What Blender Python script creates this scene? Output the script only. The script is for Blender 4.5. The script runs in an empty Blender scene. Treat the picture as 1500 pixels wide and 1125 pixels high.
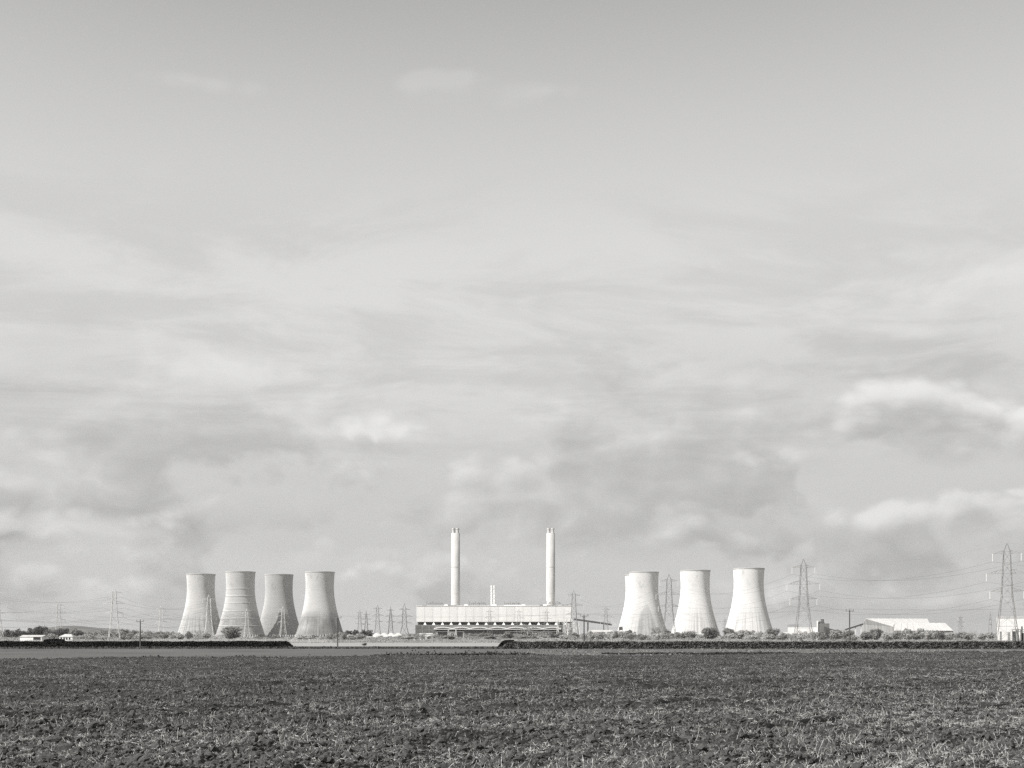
import bpy, math, random
import numpy as np
from mathutils import Vector, Matrix

random.seed(7)
rng = np.random.default_rng(11)
scene = bpy.context.scene
C = scene.collection
R = math.radians

# ------------------------------------------------------------------ camera
CAM_H, FPX, HOR = 2.6, 1875.0, 934.0        # eye height, focal length and horizon row (1500 px wide picture)
cam_d = bpy.data.cameras.new('camera')
cam = bpy.data.objects.new('camera', cam_d); C.objects.link(cam)
cam.location = (0, 0, CAM_H); cam.rotation_euler = (R(90), 0, 0)
cam_d.sensor_width = 36; cam_d.lens = 36*FPX/1500
cam_d.shift_y = (HOR-562.5)/1500
cam_d.clip_start = 0.1; cam_d.clip_end = 40000
scene.camera = cam

# ------------------------------------------------------------------ sun, sky, exposure
SUN_AZ, SUN_EL = 57.0, 41.0                  # sun stands behind the viewer, to the left
lt = Vector((math.sin(R(SUN_AZ))*math.cos(R(SUN_EL)), math.cos(R(SUN_AZ))*math.cos(R(SUN_EL)), -math.sin(R(SUN_EL))))
sd = bpy.data.lights.new('sun', 'SUN'); sd.energy = 5.0; sd.angle = R(0.5); sd.color = (1, 0.985, 0.965)
sun = bpy.data.objects.new('sun', sd); C.objects.link(sun)
sun.rotation_euler = lt.to_track_quat('-Z', 'Y').to_euler(); sun.location = (-200, -200, 300)

scene.view_settings.view_transform = 'Standard'
scene.view_settings.look = 'None'
scene.view_settings.exposure = 0.4
scene.view_settings.gamma = 1.0
scene.view_settings.use_curve_mapping = False
scene.render.engine = 'CYCLES'
scene.cycles.use_denoising = False
scene.cycles.max_bounces = 5
scene.cycles.volume_bounces = 0

world = bpy.data.worlds.new('World'); scene.world = world; world.use_nodes = True


class NG:
    """tiny helper to wire nodes"""
    def __init__(s, tree):
        s.t = tree; s.n = tree.nodes; s.l = tree.links
    def node(s, typ, **kw):
        n = s.n.new(typ)
        for k, v in kw.items(): setattr(n, k, v)
        return n
    def put(s, sock, v):
        if v is None: return
        if hasattr(v, 'is_linked') or hasattr(v, 'links'): s.l.new(v, sock)
        else: sock.default_value = v
    def m(s, op, a, b=None, c=None, clamp=False):
        n = s.node('ShaderNodeMath', operation=op, use_clamp=clamp)
        s.put(n.inputs[0], a); s.put(n.inputs[1], b); s.put(n.inputs[2], c)
        return n.outputs[0]
    def step(s, x, a, b, lo=0.0, hi=1.0):
        n = s.node('ShaderNodeMapRange', interpolation_type='SMOOTHSTEP')
        s.put(n.inputs[0], x)
        for i, v in enumerate((a, b, lo, hi)): s.put(n.inputs[1+i], v)
        return n.outputs[0]
    def noise(s, vec, scale, detail=6, rough=0.55, dist=0.0):
        n = s.node('ShaderNodeTexNoise')
        s.put(n.inputs['Vector'], vec); s.put(n.inputs['Scale'], scale); s.put(n.inputs['Detail'], detail)
        s.put(n.inputs['Roughness'], rough); s.put(n.inputs['Distortion'], dist)
        return n.outputs['Fac']
    def xyz(s, x, y, z):
        n = s.node('ShaderNodeCombineXYZ')
        for i, v in enumerate((x, y, z)): s.put(n.inputs[i], v)
        return n.outputs[0]
    def mixf(s, f, a, b):
        n = s.node('ShaderNodeMix', data_type='FLOAT')
        s.put(n.inputs[0], f); s.put(n.inputs[2], a); s.put(n.inputs[3], b)
        return n.outputs[0]


def build_world():
    nt = world.node_tree; nt.nodes.clear(); g = NG(nt)
    out = g.node('ShaderNodeOutputWorld'); bg = g.node('ShaderNodeBackground')
    nt.links.new(bg.outputs[0], out.inputs[0])
    sky = g.node('ShaderNodeTexSky', sky_type='NISHITA', sun_disc=False)
    sky.sun_elevation = R(SUN_EL); sky.sun_rotation = R(180+SUN_AZ)
    sky.air_density = 1.0; sky.dust_density = 1.0; sky.ozone_density = 1.0
    bw = g.node('ShaderNodeRGBToBW'); nt.links.new(sky.outputs[0], bw.inputs[0])
    tc = g.node('ShaderNodeTexCoord'); sp = g.node('ShaderNodeSeparateXYZ')
    nt.links.new(tc.outputs['Generated'], sp.inputs[0])
    X, Y, Z = sp.outputs
    zc = g.m('MAXIMUM', Z, 0.0)
    el = g.m('MULTIPLY', g.m('ARCSINE', zc), 57.2958)          # degrees above the horizon
    clear = g.m('MULTIPLY_ADD', bw.outputs[0], SKY_K, SKY_B)
    # --- thin high veil: the sky pales towards the horizon, all the way round
    den = g.m('ADD', zc, 0.10)
    hx, hy = g.m('DIVIDE', X, den), g.m('DIVIDE', Y, den)
    hv = g.xyz(hx, hy, 0.0)
    veil = g.step(el, 31.0, 13.5)
    veil = g.m('MULTIPLY_ADD', g.m('SUBTRACT', g.noise(hv, 0.35, 3, 0.5), 0.5), 0.5, veil, clamp=True)
    base = g.mixf(veil, clear, g.mixf(g.step(el, 15.0, 3.0), VEIL, VEIL-0.9))
    # --- wind-drawn altocumulus streaks
    warp = g.noise(hv, 0.7, 4, 0.5)
    hv2 = g.xyz(g.m('MULTIPLY_ADD', warp, 1.1, g.m('MULTIPLY', hx, 0.8)), g.m('MULTIPLY_ADD', warp, 0.5, g.m('MULTIPLY', hy, 1.1)), 3.7)
    streak = g.noise(hv2, 2.4, 9, 0.64, 0.3)
    st = g.step(streak, 0.38, 0.60, -1.0, 0.8)
    st = g.m('MULTIPLY', st, g.m('MULTIPLY', g.step(el, 21.0, 15.0), g.step(el, 6.0, 11.0)))
    base = g.m('MULTIPLY_ADD', st, 0.5, base)
    # --- heaped cloud: grey undersides, bright crests towards the light
    az = g.m('MULTIPLY', g.m('ARCTAN2', X, Y), 57.2958)
    def field(dx, dz, seed, sc, zs, det, ro):
        v = g.xyz(g.m('ADD', X, seed+dx), Y, g.m('MULTIPLY_ADD', zc, zs, seed*.3+dz))
        return g.noise(v, sc, det, ro, 0.12)
    def puffs(dx, dz, det):
        v = g.xyz(g.m('ADD', X, .82+dx), Y, g.m('MULTIPLY_ADD', zc, 1.55, .25+dz))
        wv = g.noise(v, 9.0, 3, 0.5)
        v2 = g.xyz(g.m('MULTIPLY_ADD', wv, .06, g.m('ADD', X, .82+dx)), Y, g.m('MULTIPLY_ADD', wv, .05, g.m('MULTIPLY_ADD', zc, 1.55, .25+dz)))
        n = g.node('ShaderNodeTexVoronoi', feature='F1', normalize=False)
        g.put(n.inputs['Vector'], v2); n.inputs['Scale'].default_value = 12.5; n.inputs['Detail'].default_value = det
        n.inputs['Roughness'].default_value = 0.55; n.inputs['Lacunarity'].default_value = 2.2
        fine = g.noise(v2, 26.0, det+3, 0.62)
        return g.m('MULTIPLY_ADD', g.m('SUBTRACT', fine, 0.5), 0.5, g.m('MULTIPLY_ADD', n.outputs['Distance'], -PUFF_K, PUFF_B))
    F0 = puffs(0, 0, 2); F1 = puffs(-.008, .018, 1)
    low = base
    def shade(h0, h1, env, amp, low, th=0.37, dark=0.75, crest=1.45, wide=.12):
        body = g.m('MULTIPLY', g.step(h0, th, th+wide), env)
        edge = g.m('MULTIPLY', body, g.m('SUBTRACT', 1.0, g.step(h1, th-.05, th+wide+.08)))
        soft = g.m('MULTIPLY', g.m('SUBTRACT', h0, h1), 4.0)
        soft = g.m('MULTIPLY', g.m('MINIMUM', g.m('MAXIMUM', soft, -0.6), 0.8), body)
        low = g.m('MULTIPLY_ADD', body, -dark*amp, low)
        low = g.m('MULTIPLY_ADD', edge, crest*amp, low)
        return g.m('MULTIPLY_ADD', soft, amp, low)
    for seed, sc, zs, top, bot, amp in HEAPS:
        b0 = field(0, 0, seed, sc, zs, 2, .45); b1 = field(-.010, .05*4.6/sc, seed, sc, zs, 2, .45)
        env = g.m('MULTIPLY', g.step(el, top, top-4.5), g.step(el, bot-1.5, bot+1.5))
        low = shade(g.m('MULTIPLY_ADD', F0, .5, b0), g.m('MULTIPLY_ADD', F1, .5, b1), env, amp, low)
    # single clouds standing in the sky, by kind: (azimuth, elevation, half width, half height) in degrees
    rag0 = g.m('MULTIPLY_ADD', F0, 0.9, g.m('MULTIPLY', g.m('SUBTRACT', b0, .5), .6)); rag1 = g.m('MULTIPLY_ADD', F1, 0.9, g.m('MULTIPLY', g.m('SUBTRACT', b1, .5), .6))
    for amp, dk, cr, up, where in CLOUDS:
        def bumps(da, de):
            tot = None
            for a0, e0, sa, se in where:
                u = g.m('MULTIPLY_ADD', az, 1/sa, (da-a0)/sa); w = g.m('MULTIPLY_ADD', el, 1/se, (de-e0)/se)
                d = g.m('MULTIPLY_ADD', u, u, g.m('MULTIPLY', w, w))
                tot = d if tot is None else g.m('MINIMUM', tot, d)
            return g.m('SUBTRACT', 0.62, g.m('MULTIPLY', g.m('MINIMUM', tot, 5.0), 0.26))
        low = shade(g.m('ADD', rag0, bumps(0, 0)), g.m('ADD', rag1, bumps(-.4, up)), 1.0, amp, low, 0.26, dk, cr, .34)
    tint = g.node('ShaderNodeMix', data_type='RGBA', blend_type='MULTIPLY')
    tint.inputs[0].default_value = 1.0
    nt.links.new(low, tint.inputs[6]); tint.inputs[7].default_value = (1.0, 0.996, 0.985, 1)
    nt.links.new(tint.outputs[2], bg.inputs['Color'])
    bg.inputs['Strength'].default_value = 0.076

PUFF_K, PUFF_B = 0.62, 0.53
SKY_K, SKY_B, VEIL = 2.15, 0.15, 6.75
HEAPS = [(0.82, 3.3, 1.9, 15.0, 8.0, 0.50), (2.63, 5.0, 1.9, 11.0, 4.0, 0.9), (4.17, 7.5, 2.1, 7.0, 0.4, 1.0)]     # seed, scale, flattening, top, bottom, contrast
CLOUDS = [(0.75, 0.22, 1.5, 1.2, [(16.2, 9.2, 4.2, 2.1), (13.5, 8.2, 3.0, 1.4), (20.5, 8.4, 3.5, 1.5), (-19.0, 4.4, 4.2, 1.0), (-4.5, 9.0, 4.0, 1.0)]),
          (0.26, -1.0, 0.0, 0.5, [(-13.6, 22.8, 3.0, .6), (-2.1, 23.2, 3.4, .8), (20.0, 13.8, 5.5, 1.3)])]
build_world()

# ------------------------------------------------------------------ helpers
def W(px, py, Y):
    """point seen at pixel (px, py) of the 1500 x 1125 photograph when it stands Y metres away"""
    return Vector(((px-750)/FPX*Y, Y, CAM_H+(HOR-py)/FPX*Y))

def tag(o, label=None, cat=None, group=None, kind=None):
    if label: o['label'] = label
    if cat: o['category'] = cat
    if group: o['group'] = group
    if kind: o['kind'] = kind
    return o

def empty(name, loc=(0, 0, 0), rz=0.0):
    o = bpy.data.objects.new(name, None); C.objects.link(o)
    o.location = loc; o.rotation_euler = (0, 0, rz); o.empty_display_size = 1.0
    return o

def link(name, mesh, parent=None, loc=(0, 0, 0)):
    o = bpy.data.objects.new(name, mesh); C.objects.link(o); o.parent = parent; o.location = loc
    return o

def copy_tree(o, parent=None):
    c = o.copy(); C.objects.link(c); c.parent = parent
    for ch in list(o.children): copy_tree(ch, c)
    return c


class MB:
    def __init__(s): s.v = []; s.f = []
    def add(s, vs, fs):
        b = len(s.v); s.v += [tuple(v) for v in vs]; s.f += [tuple(i+b for i in f) for f in fs]; return s
    def box(s, x0, x1, y0, y1, z0, z1):
        return s.add([(x0,y0,z0),(x1,y0,z0),(x1,y1,z0),(x0,y1,z0),(x0,y0,z1),(x1,y0,z1),(x1,y1,z1),(x0,y1,z1)],
              [(0,3,2,1),(4,5,6,7),(0,1,5,4),(1,2,6,5),(2,3,7,6),(3,0,4,7)])
    def bar(s, p, q, w, w2=None, n=4):
        p = Vector(p); q = Vector(q); d = q-p
        if d.length < 1e-6: return s
        d.normalize(); a = d.cross(Vector((0, 0, 1)))
        if a.length < 1e-3: a = Vector((1, 0, 0))
        a.normalize(); b = d.cross(a); w2 = w if w2 is None else w2
        vs = []
        for c, ww in ((p, w), (q, w2)):
            for k in range(n):
                t = 2*math.pi*(k+.5)/n; vs.append(c+(a*math.cos(t)+b*math.sin(t))*ww*0.7071)
        fs = [(k, (k+1) % n, n+(k+1) % n, n+k) for k in range(n)] + [tuple(range(n-1, -1, -1)), tuple(range(n, 2*n))]
        return s.add(vs, fs)
    def prism(s, pts, vec):
        n = len(pts); vec = Vector(vec); vs = [Vector(p) for p in pts]+[Vector(p)+vec for p in pts]
        fs = [tuple(range(n)), tuple(range(2*n-1, n-1, -1))]+[((k+1) % n, k, n+k, n+(k+1) % n) for k in range(n)]
        return s.add(vs, fs)
    def lathe(s, prof, n=48, cx=0, cy=0, cap0=False, cap1=False):
        vs = []; fs = []
        for (r, z) in prof:
            for k in range(n):
                t = 2*math.pi*k/n; vs.append((cx+r*math.cos(t), cy+r*math.sin(t), z))
        for i in range(len(prof)-1):
            for k in range(n):
                fs.append((i*n+k, i*n+(k+1) % n, (i+1)*n+(k+1) % n, (i+1)*n+k))
        if cap0: fs.append(tuple(range(n-1, -1, -1)))
        if cap1: fs.append(tuple(range((len(prof)-1)*n, len(prof)*n)))
        return s.add(vs, fs)
    def mesh(s, name, mat, smooth=False):
        me = bpy.data.meshes.new(name); me.from_pydata(s.v, [], s.f); me.update()
        if mat: me.materials.append(mat)
        if smooth: me.polygons.foreach_set('use_smooth', [True]*len(me.polygons))
        return me
    def build(s, name, mat, parent=None, loc=(0, 0, 0), smooth=False):
        return link(name, s.mesh(name, mat, smooth), parent, loc)


def np_mesh(name, verts, quads, mat, smooth=False):
    """fast mesh from numpy arrays: verts (n,3), quads (m,4)"""
    me = bpy.data.meshes.new(name)
    n, m = len(verts), len(quads)
    me.vertices.add(n); me.vertices.foreach_set('co', np.asarray(verts, dtype=np.float32).ravel())
    me.loops.add(m*4); me.loops.foreach_set('vertex_index', np.asarray(quads, dtype=np.int32).ravel())
    me.polygons.add(m); me.polygons.foreach_set('loop_start', np.arange(0, m*4, 4, dtype=np.int32))
    me.polygons.foreach_set('use_smooth', np.full(m, smooth))
    me.update(calc_edges=True)
    if mat: me.materials.append(mat)
    return me


def hash2(ix, iy, seed):
    h = (ix.astype(np.int64)*374761393 + iy.astype(np.int64)*668265263 + seed*1442695041) & 0x7fffffff
    h = ((h ^ (h >> 13))*1274126177) & 0x7fffffff
    return ((h ^ (h >> 16)) & 0xffff)/65535.0

def vnoise(x, y, seed=0):
    ix, iy = np.floor(x), np.floor(y); fx, fy = x-ix, y-iy
    fx = fx*fx*(3-2*fx); fy = fy*fy*(3-2*fy)
    a, b = hash2(ix, iy, seed), hash2(ix+1, iy, seed); c, d = hash2(ix, iy+1, seed), hash2(ix+1, iy+1, seed)
    return (a*(1-fx)+b*fx)*(1-fy)+(c*(1-fx)+d*fx)*fy

def fbm(x, y, seed=0, oct=4, gain=0.5):
    s, a, t = 0, 1.0, 0
    for k in range(oct):
        s = s+a*vnoise(x*2**k+k*17.3, y*2**k-k*9.1, seed+k); t += a; a *= gain
    return s/t

# ------------------------------------------------------------------ materials
def material(name, v, var=0.25, scale=0.5, detail=5, rough=0.9, stretch=(1, 1, 1), tint=(1.0, 0.985, 0.955), rnd=0.0, metal=0.0, spec=0.2, coord='Object', v2=None, contrast=(0.3, 0.7)):
    """grey procedural material: value v varied by noise; rnd varies it from object to object"""
    m = bpy.data.materials.new(name); m.use_nodes = True
    g = NG(m.node_tree); b = m.node_tree.nodes['Principled BSDF']
    b.inputs['Roughness'].default_value = rough; b.inputs['Metallic'].default_value = metal
    b.inputs['Specular IOR Level'].default_value = spec
    tc = g.node('ShaderNodeTexCoord'); mp = g.node('ShaderNodeMapping')
    m.node_tree.links.new(tc.outputs[coord], mp.inputs[0]); mp.inputs['Scale'].default_value = stretch
    f = g.step(g.noise(mp.outputs[0], scale, detail, 0.6), contrast[0], contrast[1])
    val = g.mixf(f, v*(1-var) if v2 is None else v, v*(1+var) if v2 is None else v2)
    if rnd:
        oi = g.node('ShaderNodeObjectInfo')
        val = g.m('MULTIPLY', val, g.m('MULTIPLY_ADD', oi.outputs['Random'], 2*rnd, 1-rnd))
    col = g.node('ShaderNodeCombineColor')
    for i in range(3): g.put(col.inputs[i], g.m('MULTIPLY', val, tint[i]))
    m.node_tree.links.new(col.outputs[0], b.inputs['Base Color'])
    m['val'] = v
    return m, g, b, mp.outputs[0], val

def M_(*a, **k): return material(*a, **k)[0]

M = {}
M['grass'] = M_('rough_grass', 0.17, var=0.35, scale=0.05, detail=8)
M['pale_crop'] = M_('pale_crop', 0.28, var=0.12, scale=0.03, stretch=(0.3, 1, 1))
M['bare'] = M_('harrowed_soil', 0.09, var=0.45, scale=0.22, detail=12, stretch=(0.16, 1, 1))
M['verge'] = M_('verge_grass', 0.05, var=0.4, scale=0.8, detail=7)
M['hill'] = M_('hill_cover', 0.10, var=0.5, scale=0.01, detail=8)
M['dry_grass'] = M_('dry_grass', 0.22, var=0.5, scale=0.6)
M['straw'] = M_('straw', 0.40, var=0.6, scale=3.0, rough=0.7)
M['clod'] = M_('soil_clod', 0.06, var=0.75, scale=9.0, detail=6)
M['hedge_dark'] = M_('hedge_cloud_shade', 0.012, var=0.5, scale=1.2, detail=6)  # near-black base colour paints in the cloud shadow on the left hedge
M['hedge'] = M_('hedge_thorn', 0.075, var=0.7, scale=1.1, detail=6)
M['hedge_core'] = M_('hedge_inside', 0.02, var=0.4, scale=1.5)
M['weed'] = M_('weed_leaves', 0.022, var=0.6, scale=1.5)
M['scrub'] = M_('scrub_twigs', 0.33, var=0.35, scale=0.12, detail=7)
M['fol_dark'] = M_('foliage_evergreen', 0.14, var=0.35, scale=0.4, rnd=0.3)
M['fol_mid'] = M_('foliage_oak', 0.28, var=0.35, scale=0.4, rnd=0.25)
M['fol_pale'] = M_('foliage_spring', 0.43, var=0.3, scale=0.4, rnd=0.25)
M['twig'] = M_('pale_twigs', 0.40, var=0.2, scale=0.5, rnd=0.2)
M['bark'] = M_('bark', 0.12, var=0.3, scale=1.5, stretch=(1, 1, 0.2))
M['galv'] = M_('galvanised_steel', 0.24, var=0.2, scale=0.3, rough=0.6)
M['galv_pale'] = M_('galvanised_steel_pale', 0.55, var=0.15, scale=0.3, rough=0.6)
M['galv_dark'] = M_('weathered_steel', 0.18, var=0.25, scale=0.3, rough=0.7)
M['insul'] = M_('glazed_insulator', 0.6, var=0.05, rough=0.3)
M['wire'] = M_('aluminium_conductor', 0.10, var=0.1, rough=0.6)
M['wood'] = M_('creosoted_wood', 0.10, var=0.35, scale=2.0, stretch=(1, 1, 0.1))
M['clad'] = M_('white_cladding', 0.63, var=0.05, scale=0.12, stretch=(1, 1, .3), rnd=0.05, rough=0.6)
M['clad_grey'] = M_('grey_cladding', 0.17, var=0.2, scale=0.08, detail=6, stretch=(1, 1, 2.5))
M['clad_dark'] = M_('dark_recess_cladding', 0.12, var=0.25, scale=0.2)
M['white'] = M_('white_sheet', 0.74, var=0.04, scale=0.3, rough=0.55)
M['white_roof'] = M_('fibre_cement_roof', 0.47, var=0.08, scale=0.4, stretch=(1, 0.2, 1))
M['dark_sheet'] = M_('dark_steel_sheet', 0.07, var=0.25, scale=0.3)
M['concrete_low'] = M_('basin_concrete', 0.35, var=0.25, scale=0.2)
M['glass'] = M_('window_glass', 0.03, var=0.1, rough=0.1, spec=0.5)
M['stack'] = M_('stack_concrete', 0.44, var=0.10, scale=0.12, stretch=(1, 1, 0.25), rough=0.8)
M['stack_ring'] = M_('stack_band', 0.52, var=0.03)
M['gable'] = M_('weathered_gable_sheet', 0.26, var=0.2, scale=0.3, stretch=(1, 1, .15))
M['rim'] = M_('rim_concrete', 0.42, var=0.15, scale=0.2)
M['brick'] = M_('brick_wall', 0.16, var=0.2, scale=0.5)


def tower_material(name, v, streak, base_dark, lift=0.05, arch=False):
    m, g, b, vec, val = material(name, v, var=0.05, scale=0.03, rough=0.95, spec=0.1)
    nt = m.node_tree
    tc = g.node('ShaderNodeTexCoord'); sp = g.node('ShaderNodeSeparateXYZ'); nt.links.new(tc.outputs['Object'], sp.inputs[0])
    X, Y, Z = sp.outputs
    ang = g.m('ARCTAN2', X, g.m('MULTIPLY', Y, -1.0))
    oi = g.node('ShaderNodeObjectInfo'); off = g.m('MULTIPLY', oi.outputs['Random'], 40.0)
    a0 = g.m('ADD', ang, off)
    runs = g.noise(g.xyz(g.m('MULTIPLY', a0, 14.0), g.m('MULTIPLY', Z, 0.012), 0.0), 1.0, 5, 0.6)       # water runs
    low = g.step(Z, 62.0, 14.0)
    k1 = g.m('MULTIPLY', g.m('MULTIPLY', g.step(runs, 0.42, 0.68), low), streak)
    lifts = g.noise(g.xyz(g.m('MULTIPLY', a0, 0.8), 0.0, g.m('MULTIPLY', Z, 0.42)), 1.0, 3, 0.7)         # pour lifts
    k2 = g.m('MULTIPLY', g.m('SUBTRACT', lifts, 0.5), lift*3)
    patch = g.noise(g.xyz(g.m('MULTIPLY', a0, 2.2), g.m('MULTIPLY', Z, 0.03), 5.0), 1.0, 4, 0.55)
    k3 = g.m('MULTIPLY', g.m('MULTIPLY', g.step(patch, 0.15, 0.62), g.step(Z, 52.0, 30.0)), base_dark)
    soot = g.noise(g.xyz(g.m('MULTIPLY', a0, 3.0), g.m('MULTIPLY', Z, 0.05), 9.0), 1.0, 3, 0.6)
    k4 = g.m('MULTIPLY', g.m('MULTIPLY', g.step(soot, 0.54, 0.72), g.step(Z, 78.0, 96.0)), 0.26)
    tot = g.m('ADD', g.m('ADD', k1, k3), g.m('ADD', k4, k2))
    if arch:                                             # damp arch-shaped stain on one side
        dx = g.m('DIVIDE', g.m('SUBTRACT', ang, 0.02), 0.46); dz = g.m('DIVIDE', Z, 56.0)
        rr = g.m('ADD', g.m('MULTIPLY', dx, dx), g.m('MULTIPLY', dz, dz))
        rr = g.m('MULTIPLY_ADD', g.m('SUBTRACT', patch, 0.5), 1.0, rr)
        tot = g.m('MULTIPLY_ADD', g.step(rr, 1.2, 0.72), 0.22, tot)
    b.inputs['Diffuse Roughness'].default_value = 1.0
    v2 = g.m('MULTIPLY', val, g.m('SUBTRACT', 1.0, tot))
    col = g.node('ShaderNodeCombineColor')
    for i, t in enumerate((1.0, 0.99, 0.97)): g.put(col.inputs[i], g.m('MULTIPLY', v2, t))
    nt.links.new(col.outputs[0], b.inputs['Base Color'])
    return m

M['tower_a'] = tower_material('tower_concrete_streaked', 0.58, 0.42, 0.08, lift=0.07)
M['tower_b'] = tower_material('tower_concrete_banded', 0.53, 0.12, 0.30, lift=0.14)
M['tower_c'] = tower_material('tower_concrete_dull', 0.47, 0.08, 0.10, lift=0.09)
M['tower_d'] = tower_material('tower_concrete_damp_foot', 0.57, 0.16, 0.50, lift=0.10)
M['tower_e'] = tower_material('tower_concrete_arch_stain', 0.62, 0.22, 0.08, lift=0.07, arch=True)
M['tower_f'] = tower_material('tower_concrete_bright', 0.66, 0.38, 0.05, lift=0.07)

for k_ in ('fol_dark', 'fol_mid', 'fol_pale', 'twig', 'scrub', 'dry_grass'):     # thin leaves let light through
    g_ = NG(M[k_].node_tree); pb = M[k_].node_tree.nodes['Principled BSDF']; mo_ = M[k_].node_tree.nodes['Material Output']
    tr_ = g_.node('ShaderNodeBsdfTranslucent'); mx_ = g_.node('ShaderNodeMixShader'); mx_.inputs[0].default_value = 0.42
    g_.l.new(pb.inputs['Base Color'].links[0].from_socket, tr_.inputs[0]); g_.l.new(pb.outputs[0], mx_.inputs[1]); g_.l.new(tr_.outputs[0], mx_.inputs[2]); g_.l.new(mx_.outputs[0], mo_.inputs[0])

# ------------------------------------------------------------------ ground
def sheet(name, pts, z, mat, label=None, kind='structure'):
    o = MB().add([(x, y, z) for x, y in pts], [tuple(range(len(pts)))]).build(name, mat)
    tag(o, label, None, None, kind); return o

sheet('ground', [(-9000, -300), (9000, -300), (9000, 14000), (-9000, 14000)], -0.05, M['grass'], 'flat grassland reaching to the horizon')
sheet('harrowed_field', [(-160, 60), (190, 60), (210, 300), (-200, 318)], 0.0, M['bare'], 'smooth pale strip of bare soil before the hedges')
sheet('verge', [(-200, 301), (90, 296), (230, 291), (230, 345), (-200, 345)], 0.02, M['verge'], 'dark grass verge at the foot of the hedges')
sheet('pale_crop_field', [(-420, 372), (420, 372), (500, 640), (-500, 640)], 0.04, M['pale_crop'], 'bright pale crop field seen in the gap between the hedges')

# far hills on the left
def hills():
    n = 120; xs = np.linspace(-3600, -1500, n); rows = 7; vs = []; fs = []
    pr = np.interp((xs/6000*FPX+750), [-400, 0, 30, 60, 90, 125, 150, 175, 300], [20, 24, 40, 62, 54, 50, 34, 6, 0])
    pr = pr + 9*(fbm(xs/170, xs*0, 3, 3)-0.5)*(pr > 8)
    for j in range(rows):
        t = j/(rows-1); hgt = math.sin(math.pi*min(t*0.62, 0.5))
        for i in range(n): vs.append((xs[i], 5650+t*900, max(-1, pr[i]*hgt)))
    for j in range(rows-1):
        for i in range(n-1): a = j*n+i; fs.append((a, a+1, a+n+1, a+n))
    tag(MB().add(vs, fs).build('hills', M['hill'], smooth=True), 'low grey hill far off behind the left tree line', kind='structure')
hills()

# ---- ploughed stubble field in front
EDGE_PX = [-400, 0, 200, 400, 600, 770, 900, 1100, 1300, 1500, 1900]
EDGE_PY = [971, 970, 966.8, 966.2, 962.5, 962.2, 964.2, 960.2, 958.3, 957.2, 957]
def far_edge(px): return CAM_H*FPX/(np.interp(px, EDGE_PX, EDGE_PY)-HOR)

def furrow(x, y):
    t = y*0.69-x*0.72+2.6*(fbm(x/26, y/26, 31, 2)-0.5)          # across the tractor passes
    return t
def furrow_shade(x, y):
    """0..1: painted furrow shadows along the tractor passes and random darker patches, less lit crests"""
    t = furrow(x, y)
    r = x*0.69+y*0.72                                             # along the passes
    w = np.exp(-(((t/8.4) % 1.0-0.5)*8.4/0.38)**2)*np.clip(4.5*fbm(r/9, t/4, 77, 2)-1.5, 0, 1)
    w2 = np.exp(-(((t/8.4+.27) % 1.0-0.5)*8.4/0.26)**2)*np.clip(4.5*fbm(r/8, t/4, 97, 2)-1.7, 0, 1)
    p = np.clip((fbm(r/4.5, t/1.6, 177, 3)-0.50)*5, 0, 1)*np.clip((fbm(x/16, y/11, 187, 2)-.25)*2.2, 0, 1)
    dry = np.exp(-(((t/8.4+.62) % 1.0-0.5)*8.4/0.8)**2)*np.clip(3.0*fbm(r/9, t/3, 197, 2)-1.1, 0, 1)  # paler lines paint the sunlit crests beside the passes
    return np.clip(np.maximum(np.maximum(w, w2), p*.6), 0, 1)-0.5*dry
def field_height(x, y):
    t = furrow(x, y)
    ridge = np.abs(((t/3.1) % 1.0)-0.5)*2
    h = 0.075*(1-ridge**2)-0.03
    wheel = np.exp(-(((t/8.4) % 1.0-0.5)*8.4/0.30)**2)
    h = h-0.26*wheel*np.clip(2.4*fbm(x/6, y/6, 77, 2)-0.6, 0, 1.3)
    h = h+0.30*(fbm(x/14, y/9, 5, 3)-0.5)
    c = fbm(x/0.55, y/0.55, 41, 3, 0.55)
    h = h+0.36*np.clip(c-0.42, 0, 1)
    f = fbm(x/0.13, y/0.13, 53, 2, 0.7)
    h = h+0.15*(f-0.5)
    return h+0.16

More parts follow.
